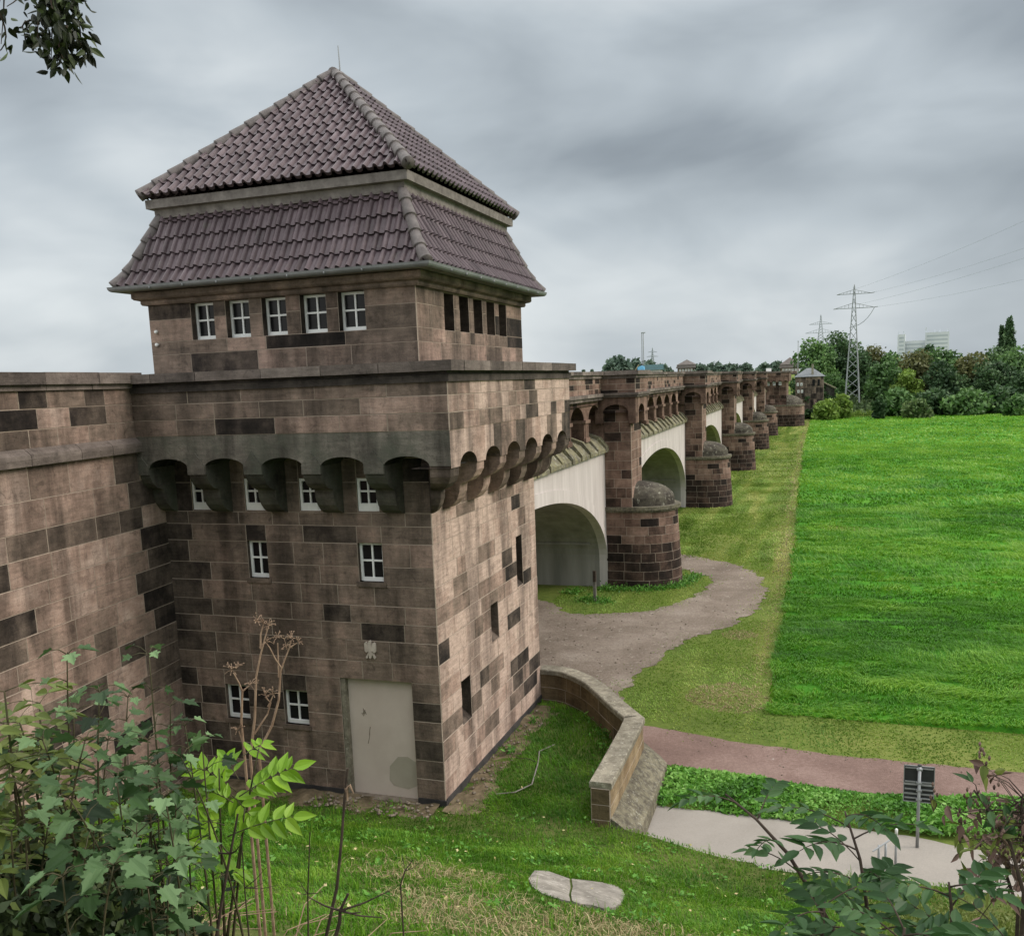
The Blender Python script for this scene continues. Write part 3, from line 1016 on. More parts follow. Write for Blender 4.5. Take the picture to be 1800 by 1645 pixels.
ring(m, [(-0.2, 9.31), (0.07, 9.31), (0.09, 9.34), (0.09, 9.39), (0.17, 9.41), (0.2, 9.44), (0.2, 9.54), (-0.2, 9.55)], RC, 0.5, True)
m.build('cornice', 'sandstone', TW)
m = MB()
ring(m, [(-0.1, 9.55), (0.33, 9.56), (0.33, 9.6), (-0.1, 9.6)], RC, 0.5, True)
m.build('eaves_board', 'weathered_board', TW)
m = MB()
gp = [(0.41 + 0.075 * math.cos(a), 9.625 + 0.075 * math.sin(a)) for a in [PI + PI * i / 8 for i in range(9)]]
ring(m, gp + [(0.489, 9.64), (0.478, 9.632)] + [(0.41 + 0.062 * math.cos(a), 9.628 + 0.062 * math.sin(a)) for a in [2 * PI - PI * i / 8 for i in range(9)]], RC, 0.5)
for x in np.arange(-5.2, -0.2, 0.72):
    m.box(x, CY0 - 0.492, 9.56, x + 0.022, CY0 - 0.34, 9.6, 0.2)
for y in np.arange(0.6, 5.7, 0.72):
    m.box(CX1 + 0.34, y, 9.56, CX1 + 0.492, y + 0.022, 9.6, 0.2)
m.build('gutter', 'zinc', TW, smooth=True)

# tiled roofs: rows of waved tiles that step over each other
SK = [(0.40, 9.62), (0.26, 9.80), (0.14, 9.99), (-0.30, 10.97)]
UPR = [(-0.02, 11.27), (-2.76, 13.82)]


def profile_fn(P):
    P = np.array(P)
    L = np.concatenate([[0], np.cumsum(np.linalg.norm(np.diff(P, axis=0), axis=1))])

    def fn(t):
        return np.interp(t, L, P[:, 0]), np.interp(t, L, P[:, 1])
    return fn, L[-1]


def side_map(k):
    """position on roof side k from coordinate along the eave, outward offset, height"""
    if k == 0:
        return (lambda u, o, z: (u, CY0 - o, z)), CX0, CX1
    if k == 1:
        return (lambda u, o, z: (CX1 + o, u, z)), CY0, CY1
    if k == 2:
        return (lambda u, o, z: (u, CY1 + o, z)), CX0, CX1
    return (lambda u, o, z: (CX0 - o, u, z)), CY0, CY1


TWD, TLN = 0.198, 0.335


def tile_side(mb, k, prof, rng):
    g, a0, a1 = side_map(k)
    fn, L = profile_fn(prof)
    ph = [0.0, 0.1, 0.2, 0.3, 0.4, 0.5, 0.75]
    hh = [0.0, 0.042, 0.06, 0.06, 0.042, 0.0, -0.012]
    rows = int(math.ceil(L / TLN))
    ncol = int((a1 - a0 + 1.2) / TWD) + 2
    prevrow = None
    for r in range(rows):
        t0, t1 = r * TLN, min((r + 1) * TLN + 0.02, L)
        o0, z0 = fn(t0)
        o1, z1 = fn(t1)
        dl = math.hypot(o1 - o0, z1 - z0)
        no, nz = (z1 - z0) / dl, -(o1 - o0) / dl
        us, hs, tl = [], [], []
        for c in range(-3, ncol):
            tn, jit = rng.normal() * 0.1 + 0.5, rng.normal() * 0.003
            for p, h in zip(ph, hh):
                us.append(a0 - 0.5 + (c + p) * TWD)
                hs.append(h + jit)
                tl.append(tn)
        us, hs = np.array(us), np.array(hs)
        lo0, hi0, lo1, hi1 = a0 - o0, a1 + o0, a0 - o1, a1 + o1
        ub, ut = np.clip(us, lo0, hi0), np.clip(us, lo1, hi1)
        for i in range(len(us) - 1):
            if ub[i + 1] - ub[i] < 1e-5 and ut[i + 1] - ut[i] < 1e-5:
                continue
            q = []
            for (u, t_o, t_z, h, lift) in ((ub[i], o0, z0, hs[i], 0.046), (ub[i + 1], o0, z0, hs[i + 1], 0.046), (ut[i + 1], o1, z1, hs[i + 1], 0.004), (ut[i], o1, z1, hs[i], 0.004)):
                w = h + lift
                q.append(g(u, t_o + no * w, t_z + nz * w))
            mb.poly(q, tl[i])
            if ub[i + 1] - ub[i] > 1e-5:
                q2 = [q[0], q[1]] + [g(u, o0 + no * (h - 0.01), z0 + nz * (h - 0.01)) for u, h in ((ub[i + 1], hs[i + 1]), (ub[i], hs[i]))]
                mb.poly(q2, 0.1)  # row edges toned dark, shade between the tile rows put into the colour


for prof, nm in ((SK, 'lower_roof'), (UPR, 'upper_roof')):
    m = MB()
    for k in range(4):
        tile_side(m, k, prof, rng)
    m.build(nm, 'roof_tile', TW)


def hip_line(prof, sx, sy, n, r0, r1, lift=0.03):
    fn, L = profile_fn(prof)
    m = MB()

    def pt(t):
        o, z = fn(t)
        x = (CX1 + o) if sx > 0 else (CX0 - o)
        y = (CY1 + o) if sy > 0 else (CY0 - o)
        return np.array([x, y, z + lift])
    for i in range(n):
        a, b = pt(L * i / n), pt(min(L, L * (i + 1) / n + 0.05))
        mid = pt(L * (i + 0.5) / n + 0.02)
        m.tube([a, a + (b - a) * 0.04, mid, b], [r0, r0 * 0.99, (r0 + r1) / 2, r1], 12, rng.uniform(0.3, 0.7))
    return m


for sx, sy in ((1, -1), (-1, -1), (1, 1), (-1, 1)):
    hip_line(UPR, sx, sy, 13, 0.115, 0.085).build('hip_tiles', 'ridge_clay', TW, smooth=True)
    hip_line(SK, sx, sy, 5, 0.115, 0.085).build('hip_tiles', 'ridge_clay', TW, smooth=True)
m = MB()
m.tube([(-2.89, 2.8, 13.82), (-2.89, 3.17, 13.82)], 0.115, 12)
m.build('ridge_tile', 'ridge_clay', TW, smooth=True)
m = MB()
ring(m, [(-0.36, 10.88), (-0.2, 10.90), (-0.19, 11.05), (-0.09, 11.065), (-0.085, 11.22), (-0.3, 11.27)], RC, 0.5)
m.build('eaves_moulding', 'weathered_board', TW)
m = MB()
m.tube([(-2.8, 2.95, 13.9), (-2.8, 2.95, 14.05), (-2.81, 2.95, 14.36)], [0.016, 0.012, 0.009], 6)
m.build('lightning_rod', 'steel_grey', TW)

# ------------------------------------------------------------------ retaining wall on the left
ang = math.atan2(-0.99, 0.11)
WWD = np.array([0.1104, -0.9939])
WWN = np.array([0.9939, 0.1104])
WW = empty('retaining_wall', (-5.6, 0.0, -0.4), 'long sandstone retaining wall with a parapet, running towards the viewer at left', 'wall')
fW = lambda u, v, d: (-5.6 + WWD[0] * u + WWN[0] * d, WWD[1] * u + WWN[1] * d, v)
rw = np.random.default_rng(23)


def toneW(u, v, r):
    q = r.random()
    if u < 1.1 and v > 3.2 and q < 0.8:
        return r.uniform(0.1, 0.36)
    if q < 0.17:
        return r.uniform(0.12, 0.34)
    if q < 0.36:
        return r.uniform(0.38, 0.5)
    return 0.75 + r.normal() * 0.07


m = MB()
stones(m, fW, 0.0, 26.0, [-0.6, 0.1, 0.5, 0.9, 1.3, 1.68, 2.08, 2.46, 2.86, 3.24, 3.64, 4.02, 4.42, 4.8, 5.22, 5.62, 6.1, 6.62], 0.6, 1.25, toneW, rw)
m.mbox(fW, 0, 26, -0.6, 7.75, -0.5, -0.03, 0.4)
m.build('wall', 'sandstone', WW)
m = MB()
x = 0.62
while x < 26:
    w = rw.uniform(0.7, 1.2)
    tt = rw.uniform(0.2, 0.55)
    m.prism([(-0.05, 6.62), (0.12, 6.63), (0.13, 6.74), (0.12, 6.80), (0.0, 6.9), (-0.05, 6.9)], lambda p, s: fW(s, p[1], p[0]), x + 0.006, x + w - 0.006, tt)
    x += w
m.build('string_course', 'coping_stone', WW)
m = MB()
stones(m, fW, 0.5, 26.0, [6.88, 7.18, 7.5, 7.78], 0.5, 1.1, lambda u, v, r: r.uniform(0.1, 0.26) if r.random() < 0.14 else 0.6 + r.normal() * 0.07, rw)
m.build('parapet', 'sandstone', WW)
m = MB()
coping_run(m, fW, 0.55, 26.0, 7.78, 7.87, -0.3, 0.06, 1.0, 1.6, rw)
coping_run(m, fW, 0.55, 26.0, 7.872, 8.06, -0.35, 0.14, 1.0, 1.6, rw)
m.build('coping', 'coping_stone', WW)

# ------------------------------------------------------------------ low curved wall beside the tower
GW = empty('curved_garden_wall', (2.0, 3.5, -0.6), 'low curved wall with flat lichened cap stones, bending out from the tower corner', 'wall')
outer = smooth_poly([(0.0, 6.33), (0.62, 6.26), (1.2, 5.86), (1.75, 5.25), (2.49, 4.13), (3.06, 3.31)], False, 5)
path = [np.array(p) for p in outer] + [np.array((3.08, 2.6)), np.array((3.09, 1.7)), np.array((3.1, 0.85)), np.array((3.1, 0.04))]


def offset_line(P, d):
    out = []
    for i in range(len(P)):
        a = P[max(i - 1, 0)]
        b = P[min(i + 1, len(P) - 1)]
        t = (b - a) / np.linalg.norm(b - a)
        n = np.array([t[1], -t[0]])         # to the right of travel = inside
        k = 1.0
        if 0 < i < len(P) - 1:
            t0 = (P[i] - P[i - 1]) / np.linalg.norm(P[i] - P[i - 1])
            t1 = (P[i + 1] - P[i]) / np.linalg.norm(P[i + 1] - P[i])
            k = 1 / max(0.5, math.cos(0.5 * math.acos(max(-1, min(1, float(t0 @ t1))))))
        out.append(P[i] + n * d * k)
    return out


def sweep(mb, P, prof, tonef, cap=True, joints=False):
    """profile of (inward offset, z) along the line P"""
    R_ = [[np.array([*q, z]) for q in [offset_line(P, o)[i] for i in range(len(P))]] for (o, z) in prof]
    n = len(prof)
    for i in range(len(P) - 1):
        tn = tonef(i)
        for j in range(n):
            j2 = (j + 1) % n
            mb.poly([R_[j][i], R_[j][i + 1], R_[j2][i + 1], R_[j2][i]], tn)
    if cap:
        mb.poly([R_[j][0] for j in range(n)], 0.5)
        mb.poly([R_[j][-1] for j in range(n)][::-1], 0.5)


m = MB()
sweep(m, path, [(-0.0, 0.655), (0.40, 0.655), (0.40, 0.75), (0.38, 0.772), (0.02, 0.772), (0.0, 0.75)], lambda i: 0.5)
m.build('cap', 'cap_stone', GW)
m = MB()
rg = np.random.default_rng(9)
# outer and inner faces as courses of stone along the line
for off, sgn, nm in ((0.035, 1, 'o'), (0.365, -1, 'i')):
    LN = [np.array(p) for p in offset_line(path, off)]
    S_ = np.concatenate([[0], np.cumsum([np.linalg.norm(LN[i + 1] - LN[i]) for i in range(len(LN) - 1)])])
    LX, LY = np.array([p[0] for p in LN]), np.array([p[1] for p in LN])

    def fG(u, v, d, S_=S_, LX=LX, LY=LY, sgn=sgn):
        x, y = np.interp(u, S_, LX), np.interp(u, S_, LY)
        e = 0.02
        tx, ty = np.interp(u + e, S_, LX) - np.interp(u - e, S_, LX), np.interp(u + e, S_, LY) - np.interp(u - e, S_, LY)
        l = math.hypot(tx, ty) + 1e-9
        return (x - sgn * ty / l * d, y + sgn * tx / l * d, v)
    stones(m, fG, 0, S_[-1], [-0.8, -0.3, 0.02, 0.33, 0.655], 0.5, 1.1,
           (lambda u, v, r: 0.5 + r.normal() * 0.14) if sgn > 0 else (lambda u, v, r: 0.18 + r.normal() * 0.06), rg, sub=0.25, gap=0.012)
fE = lambda u, v, d: (u, 0.04 - d, v)
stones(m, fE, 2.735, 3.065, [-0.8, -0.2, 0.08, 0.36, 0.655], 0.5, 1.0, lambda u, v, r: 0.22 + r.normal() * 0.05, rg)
m.build('wall', 'sandstone_ochre', GW)
m = MB()
bl = [p for p in path if p[1] < 4.3]
sweep(m, bl, [(-0.46, -0.9), (0.2, -0.9), (0.2, 0.12), (0.03, 0.12), (-0.09, 0.05), (-0.42, -0.2)], lambda i: 0.5)
m.build('battered_footing', 'lichen_stone', GW)

# ------------------------------------------------------------------ the bridge
BZ = math.atan2(0.0111, 1.0)
BR = empty('arched_bridge', (-1.73, 20.67, -0.5), 'long sandstone bridge of white rendered arches on round-nosed piers, crossing the meadow', 'bridge', rz=BZ)
Z0 = -0.5           # local z 0 is the ground
rb = np.random.default_rng(31)


def toneR(u, v, r):
    q = r.random()
    if q < 0.17:
        return r.uniform(0.1, 0.28)
    if q < 0.35:
        return r.uniform(0.3, 0.45)
    return 0.6 + r.normal() * 0.08


PITCH_B, PW = 23.0, 2.65
ARC_S, ARC_H = 1.05, 3.4      # springing above ground and rise (local z)


def arc_z(s, c, a):
    q = 1 - ((s - c) / a) ** 2
    return ARC_S + ARC_H * math.sqrt(max(0.0, q))


def make_bay(s0, s1, k):
    c, a = (PW + PITCH_B) / 2, (PITCH_B - PW) / 2
    if k == 0:
        c -= PITCH_B
    n = 44
    ss = [c - a * math.cos(PI * i / n) for i in range(n + 1)]
    ss = [s for s in ss if s0 < s < s1]
    ss = [s0] + ss + [s1]
    parts = []
    # spandrel with a slightly proud arch ring
    m = MB()
    for p, q in zip(ss[:-1], ss[1:]):
        za, zb = arc_z(p, c, a), arc_z(q, c, a)
        m.poly([(0, p, za), (0, q, zb), (0, q, 5.36), (0, p, 5.36)])
        za2, zb2 = min(za + 0.42, 5.3), min(zb + 0.42, 5.3)
        m.poly([(0.03, p, za), (0.03, q, zb), (0.03, q, zb2), (0.03, p, za2)])
        m.poly([(0.03, p, za2), (0.03, q, zb2), (0, q, zb2), (0, p, za2)])
        m.poly([(0.03, p, za), (0.03, q, zb), (-0.3, q, zb), (-0.3, p, za)])
    # white edge of the pier below the springing
    m.mbox(lambda u, v, d: (d, u, v), s1 - 0.012, s1 + 0.004, -0.1, ARC_S, -0.3, 0.028)
    parts.append(m.build('spandrel', 'white_plaster', BR, True))
    m = MB()
    for p, q in zip(ss[:-1], ss[1:]):
        za, zb = arc_z(p, c, a), arc_z(q, c, a)
        m.poly([(-0.3, p, za), (-0.3, q, zb), (-8.3, q, zb), (-8.3, p, za)])
    for s in ([s1] if k == 0 else [s0, s1]):
        sg = 1 if s == s0 else -1
        m.poly([(-0.3, s, -0.1), (-8.3, s, -0.1), (-8.3, s, ARC_S + 0.3), (-0.3, s, ARC_S + 0.3)])
        m.box(-8.2, min(s, s + sg * 0.3), 1.72, -0.62, max(s, s + sg * 0.3), 1.8)
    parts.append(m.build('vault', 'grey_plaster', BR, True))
    # sloping ledge of ribbed stones
    m = MB()
    s = s0
    while s < s1 - 0.1:
        w = min(rb.uniform(1.2, 1.42), s1 - s)
        e = rb.uniform(-0.02, 0.02)
        up = [(0.14, 5.36), (0.14, 5.48), (-0.2, 5.84), (-0.62, 6.02), (-0.62, 5.36)]
        m.prism([(p[0] + (e if p[1] < 5.9 else 0), p[1] + e) for p in up], lambda p, q: (p[0], q, p[1]), s + 0.01, s + w - 0.26, 0.5)
        up = [(0.17, 5.37), (0.17, 5.56), (-0.14, 5.94), (-0.6, 6.11), (-0.6, 5.37)]
        m.prism(up, lambda p, q: (p[0], q, p[1]), s + w - 0.26, s + w, 0.5)
        s += w
    parts.append(m.build('sloping_ledge', 'lichen_green', BR, True))
    # arcade of small arches with colonnettes below the parapet
    fG2 = lambda u, v, d: (-0.16 + d, u, v)
    cs = [s1 + 0.37 - 1.3 - 2.62 * j for j in range(9)]
    cs = [x for x in cs if x - 0.95 > s0 + (0.0 if k == 0 else -0.3)]
    ar = [(x, 0.95, 6.68, 0.5, 5.95) for x in cs][::-1]
    m = MB()
    arch_wall(m, fG2, max(s0, ar[0][0] - 1.31), s1, 7.36, ar, 0.45, toneR, rb, 0.3, block=0.5)
    parts.append(m.build('arcade', 'sandstone_red', BR, True))
    m = MB()
    for x in [cc[0] - 1.31 for cc in ar] + [ar[-1][0] + 1.31]:
        if x < s0 or x > s1:
            continue
        m = MB()
        m.mbox(fG2, x - 0.24, x + 0.24, 6.06, 6.58, -0.4, 0.02, rb.uniform(0.45, 0.7))
        m.mbox(fG2, x - 0.38, x + 0.38, 6.58, 6.70, -0.47, 0.07, rb.uniform(0.6, 0.8))
        m.mbox(fG2, x - 0.32, x + 0.32, 5.9, 6.06, -0.45, 0.06, rb.uniform(0.4, 0.7))
        parts.append(m.build('colonnette', 'sandstone_red', BR, True))
    m = MB()
    fR = lambda u, v, d: (-1.15 + d, u, v)
    stones(m, fR, s0, s1, [5.3, 5.9, 6.4, 6.85, 7.36], 0.5, 1.1, lambda u, v, r: 0.36 + r.normal() * 0.1, rb)
    m.poly([(-1.15, s0, 7.2), (-1.15, s1, 7.2), (-0.1, s1, 7.2), (-0.1, s0, 7.2)], 0.3)
    parts.append(m.build('gallery_wall', 'sandstone_red', BR, True))
    m = MB()
    coping_run(m, lambda u, v, d: (d, u, v), s0, s1, 7.36, 7.48, -0.5, 0.02, 0.9, 1.4, rb)
    coping_run(m, lambda u, v, d: (d, u, v), s0, s1, 7.481, 7.6, -0.5, 0.09, 0.9, 1.4, rb)
    parts.append(m.build('string_course', 'coping_stone', BR, True))
    m = MB()
    stones(m, lambda u, v, d: (-0.04 + d, u, v), s0, s1, [7.6, 7.78, 7.97, 8.17], 0.3, 0.75, lambda u, v, r: r.uniform(0.02, 0.2) if r.random() < 0.25 else 0.66 + r.normal() * 0.08, rb)
    parts.append(m.build('parapet', 'sandstone_red', BR, True))
    m = MB()
    coping_run(m, lambda u, v, d: (d, u, v), s0, s1, 8.171, 8.29, -0.45, 0.03, 0.9, 1.5, rb)
    coping_run(m, lambda u, v, d: (d, u, v), s0, s1, 8.291, 8.42, -0.5, 0.10, 0.9, 1.5, rb)
    parts.append(m.build('coping', 'coping_stone', BR, True))
    return parts


def pier_outline(n=18, x0=1.15, rx=1.45):
    """plan line of the pier nose from the near face round to the far face"""
    P = [(0.0, 0.0), (x0, 0.0)]
    for i in range(1, n):
        a = -PI / 2 + PI * i / n
        P.append((x0 + rx * math.cos(a), PW / 2 + PW / 2 * math.sin(a)))
    return P + [(x0, PW), (0.0, PW)]


def make_pier():
    parts = []
    P = np.array(pier_outline())
    S_ = np.concatenate([[0], np.cumsum(np.linalg.norm(np.diff(P, axis=0), axis=1))])

    def fP(u, v, d):
        x, y = np.interp(u, S_, P[:, 0]), np.interp(u, S_, P[:, 1])
        e = 0.05
        tx = np.interp(u + e, S_, P[:, 0]) - np.interp(u - e, S_, P[:, 0])
        ty = np.interp(u + e, S_, P[:, 1]) - np.interp(u - e, S_, P[:, 1])
        l = math.hypot(tx, ty) + 1e-9
        d = d + 0.075 * (2.95 - v) * min(1.0, x / 1.2) * 0.8
        return (x + ty / l * d, y - tx / l * d, v)
    m = MB()

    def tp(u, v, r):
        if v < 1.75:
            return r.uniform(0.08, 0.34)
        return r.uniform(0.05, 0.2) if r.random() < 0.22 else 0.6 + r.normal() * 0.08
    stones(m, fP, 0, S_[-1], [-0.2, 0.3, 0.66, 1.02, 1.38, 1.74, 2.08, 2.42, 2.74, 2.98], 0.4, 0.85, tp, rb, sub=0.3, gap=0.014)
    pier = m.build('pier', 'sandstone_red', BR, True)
    parts.append(pier)
    m = MB()
    for z0, z1, o in ((2.98, 3.06, 0.06), (3.06, 3.19, 0.13)):
        lo = [(fP(s, 2.95, o)[0], fP(s, 2.95, o)[1]) for s in np.linspace(0, S_[-1], 40)]
        m.prism(lo + [(-0.05, PW + o), (-0.05, -o)], lambda p, s: (p[0], p[1], s), z0, z1, 0.5)
    parts.append(m.build('pier_ledge', 'lichen_stone', BR, True))
    m = MB()
    na, ne = 16, 8
    for i in range(na):
        for j in range(ne):
            def q(i, j):
                az, el = -PI / 2 + PI * i / na, PI / 2 * j / ne
                return (1.0 + 1.5 * math.cos(el) ** 0.85 * math.cos(az), PW / 2 + 1.16 * math.cos(el) ** 0.85 * math.sin(az), 3.19 + 0.16 * min(1, j) + 0.72 * math.sin(el) - (0.0 if j else 0.0))
            m.poly([q(i, j), q(i + 1, j), q(i + 1, j + 1), q(i, j + 1)], 0.5)
    parts.append(m.build('nose_cap', 'dome_stone', BR, True, smooth=False))
    m = MB()
    PL = 2.1
    cr = [3.19, 3.55, 3.95, 4.3, 4.65, 5.0, 5.4, 5.75, 6.1, 6.5, 6.95, 7.4]
    stones(m, lambda u, v, d: (u, -d, v), 0.0, 1.05, cr, 0.35, 0.7, toneR, rb)
    stones(m, lambda u, v, d: (1.05 + d, u, v), 0.0, PL, cr, 0.4, 0.9, lambda u, v, r: r.uniform(0.05, 0.2) if r.random() < 0.2 else 0.66 + r.normal() * 0.07, rb)
    m.poly([(0, PL, 3.1), (1.05, PL, 3.1), (1.05, PL, 7.4), (0, PL, 7.4)], 0.5)
    m.box(-1.4, 0.02, 2.9, -0.02, PW - 0.02, 8.15, 0.55)
    parts.append(m.build('pylon', 'sandstone_red', BR, True))
    # widened head: corbels carrying a segmental arch, then the parapet block
    m = MB()
    fN = lambda u, v, d: (u, -0.2 - d, v)
    fF = lambda u, v, d: (1.28 + d, u, v)
    arch_wall(m, fN, -0.3, 1.28, 7.5, [(0.5, 0.5, 6.85, 0.32, 6.45)], 0.2, lambda u, v, r: 0.5 + r.normal() * 0.07, rb, 0.25)
    arch_wall(m, fF, -0.2, PL + 0.2, 7.5, [(PL / 2, 0.62, 6.85, 0.3, 6.45)], 0.22, lambda u, v, r: 0.6 + r.normal() * 0.07, rb, 0.35)
    for (x0, y0) in ((1.0, -0.2), (1.0, PL - 0.25), (-0.25, -0.2)):
        for j, e in enumerate((0.0, 0.08, 0.16)):
            m.box(x0 - 0.02, y0 + (0.14 - e * 0.85 if y0 < 0 else 0), 6.4 + j * 0.15, x0 + 0.12 + e, y0 + (0.45 if y0 < 0 else 0.3 + e), 6.55 + j * 0.15, 0.4)
    stones(m, fN, -0.3, 1.28, [7.5, 7.72, 7.95, 8.15], 0.5, 1.0, lambda u, v, r: r.uniform(0.05, 0.2) if r.random() < 0.3 else 0.5 + r.normal() * 0.06, rb)
    stones(m, fF, -0.2, PL + 0.2, [7.5, 7.72, 7.95, 8.15], 0.5, 1.0, lambda u, v, r: r.uniform(0.05, 0.2) if r.random() < 0.25 else 0.6 + r.normal() * 0.06, rb)
    m.poly([(-0.3, PL + 0.2, 6.85), (1.28, PL + 0.2, 6.85), (1.28, PL + 0.2, 8.2), (-0.3, PL + 0.2, 8.2)], 0.5)
    m.poly([(1.28, PL + 0.2, 6.86), (1.28, -0.2, 6.86), (0, -0.2, 6.86), (0, PL + 0.2, 6.86)], 0.2)
    parts.append(m.build('pylon_head', 'sandstone_red', BR, True))
    m = MB()
    m.box(-0.3, -0.27, 7.44, 1.36, PL + 0.27, 7.52, 0.3)
    m.box(-0.3, -0.32, 7.521, 1.41, PL + 0.32, 7.61, 0.35)
    m.box(-0.5, -0.25, 8.151, 1.33, PL + 0.25, 8.28, 0.3)
    m.box(-0.5, -0.34, 8.281, 1.42, PL + 0.34, 8.44, 0.45)
    parts.append(m.build('pylon_coping', 'coping_stone', BR, True))
    return parts


def dup_parts(parts, dy):
    for o in parts:
        c = o.copy()
        COL.objects.link(c)
        c.parent = BR
        c.location = (0, dy, 0)


make_bay(-14.72, 0.0, 0)
b1 = make_bay(PW, PITCH_B, 1)
p1 = make_pier()
for k in range(1, 5):
    dup_parts(b1, k * PITCH_B)
    dup_parts(p1, k * PITCH_B)
m = MB()
m.box(-7.9, -14.7, 7.2, -0.45, 140, 7.5, 0.5)
m.build('deck', 'gravel', BR, True)
# end bastion on the far bank with its own arches and windows
sE = 5 * PITCH_B
m = MB()
stones(m, lambda u, v, d: (u, sE - d, v), -0.2, 3.1, [0, 0.6, 1.2, 1.8, 2.4, 3.0, 3.6, 4.2, 4.8, 5.4, 6.0, 6.6, 7.2], 0.5, 1.0, toneR, rb)
stones(m, lambda u, v, d: (3.1 + d, u, v), sE, sE + 9, [0, 0.6, 1.2, 1.8, 2.4, 3.0, 3.6, 4.2, 4.8, 5.4, 6.0, 6.6, 7.2], 0.5, 1.0, toneR, rb)
m.build('bastion_wall', 'sandstone_red', BR, True)
m = MB()
arch_wall(m, lambda u, v, d: (u, sE - 0.4 - d, v), -0.2, 3.5, 7.5, [(0.35 + 0.87 * j, 0.33, 6.75, 0.25, 6.75) for j in range(4)], 0.4, lambda u, v, r: 0.5 + r.normal() * .08, rb, 0.1)
stones(m, lambda u, v, d: (u, sE - 0.4 - d, v), -0.2, 3.5, [7.5, 7.8, 8.2], 0.5, 1.0, toneR, rb)
stones(m, lambda u, v, d: (3.5 + d, u, v), sE - 0.4, sE + 9, [6.9, 7.2, 7.5, 7.8, 8.2], 0.5, 1.0, toneR, rb)
m.build('bastion_parapet', 'sandstone_red', BR, True)
m = MB()
m.box(-0.3, sE - 0.55, 8.2, 3.65, sE + 9.2, 8.42, 0.4)
m.build('bastion_coping', 'coping_stone', BR, True)
for u in (0.35, 1.22, 2.1):
    window(BR, lambda u, v, d: (u, sE - d, v), (u - 0.16, 6.3, u + 0.22, 6.85), -0.06, 0.05, 0.06, local=True)
m = MB()
P = [(2.6, -1.2), (4.2, -1.2)] + [(4.2 + 1.5 * math.cos(a), 1.8 + 3.0 * math.sin(a)) for a in np.linspace(-PI / 2, PI / 2, 14)[1:-1]] + [(4.2, 4.8), (2.6, 4.8)]
P = np.array([(-0.4, -1.2)] + P)
S2 = np.concatenate([[0], np.cumsum(np.linalg.norm(np.diff(P, axis=0), axis=1))])
stones(m, lambda u, v, d: (np.interp(u, S2, P[:, 0]) + d * 0.5 + 0.03 * (3 - v), sE + np.interp(u, S2, P[:, 1]) - d, v), 0, S2[-1], [-0.3, 0.3, 0.8, 1.3, 1.8, 2.3, 2.7, 3.1], 0.5, 1.0,
       lambda u, v, r: r.uniform(0.1, 0.3) if v < 1.9 else 0.62 + r.normal() * 0.1, rb, sub=0.5)
m.build('bastion_pier', 'sandstone_red', BR, True)
m = MB()
m.prism([(x + 0.1, sE + y * 1.03) for x, y in P] + [(-0.4, sE + 4.9)], lambda p, s: (p[0], p[1], s), 3.1, 3.3, 0.5)
m.build('pier_ledge', 'lichen_stone', BR, True)
m = MB()
for i in range(14):
    for j in range(6):
        def q(i, j):
            az, el = -PI / 2 + PI * i / 14, PI / 2 * j / 6
            return (3.1 + 2.4 * math.cos(el) * math.cos(az), sE + 1.8 + 2.7 * math.cos(el) * math.sin(az), 3.3 + 1.5 * math.sin(el))
        m.poly([q(i, j), q(i + 1, j), q(i + 1, j + 1), q(i, j + 1)], 0.5)
m.build('nose_cap', 'dome_stone', BR, True)

# ------------------------------------------------------------------ grass
RG = np.random.default_rng(101)


def stuff(name, V, loops, st, tone, mat):
    o = mesh_obj(name, V, loops, st, tone, mat)
    return tag(o, kind='stuff')


def in_view(P, margin=60):
    d = P - CAM
    z = d @ FW
    x = PPX + FPX * (d @ RT) / np.maximum(z, 0.01)
    y = PPY - FPX * (d @ UP) / np.maximum(z, 0.01)
    return (z > 0.1) & (x > -margin) & (x < 1800 + margin) & (y > -margin) & (y < 1645 + margin + 40)


def scatter(n, x0, x1, y0, y1, rng):
    return rng.uniform(x0, x1, n), rng.uniform(y0, y1, n)


def lean_field(x, y, s, amt, rng, seed):
    a = 2 * PI * 1.3 * fbm(x, y, s, seed)
    l = np.stack([np.cos(a), np.sin(a), np.zeros_like(a)], 1) * amt
    return l + rng.normal(size=l.shape) * np.array([0.25, 0.25, 0.0])


def on_tower(x, y):
    return (x > -5.85) & (x < 0.06) & (y > -0.06)


def gz(x, y):
    return float(bank_h(x, y))


def poly_mask(x, y, poly):
    poly = np.array([(p[0], p[1]) for p in poly])
    ins = np.zeros(len(x), bool)
    j = len(poly) - 1
    for i in range(len(poly)):
        xi, yi, xj, yj = *poly[i], *poly[j]
        c = ((yi > y) != (yj > y)) & (x < (xj - xi) * (y - yi) / (yj - yi + 1e-12) + xi)
        ins ^= c
        j = i
    return ins


def on_bank(px_, py_):
    r = ray(px_, py_)
    for t in np.arange(3.0, 30.0, 0.02):
        q_ = CAM + r * t
        if q_[2] <= gz(q_[0], q_[1]):
            return q_
    return q_


SLAB = [on_bank(*p_)[:2] for p_ in ((932, 1546), (962, 1537), (1002, 1545), (1060, 1553), (1094, 1566), (1096, 1588), (1062, 1602), (1003, 1587), (950, 1570))]
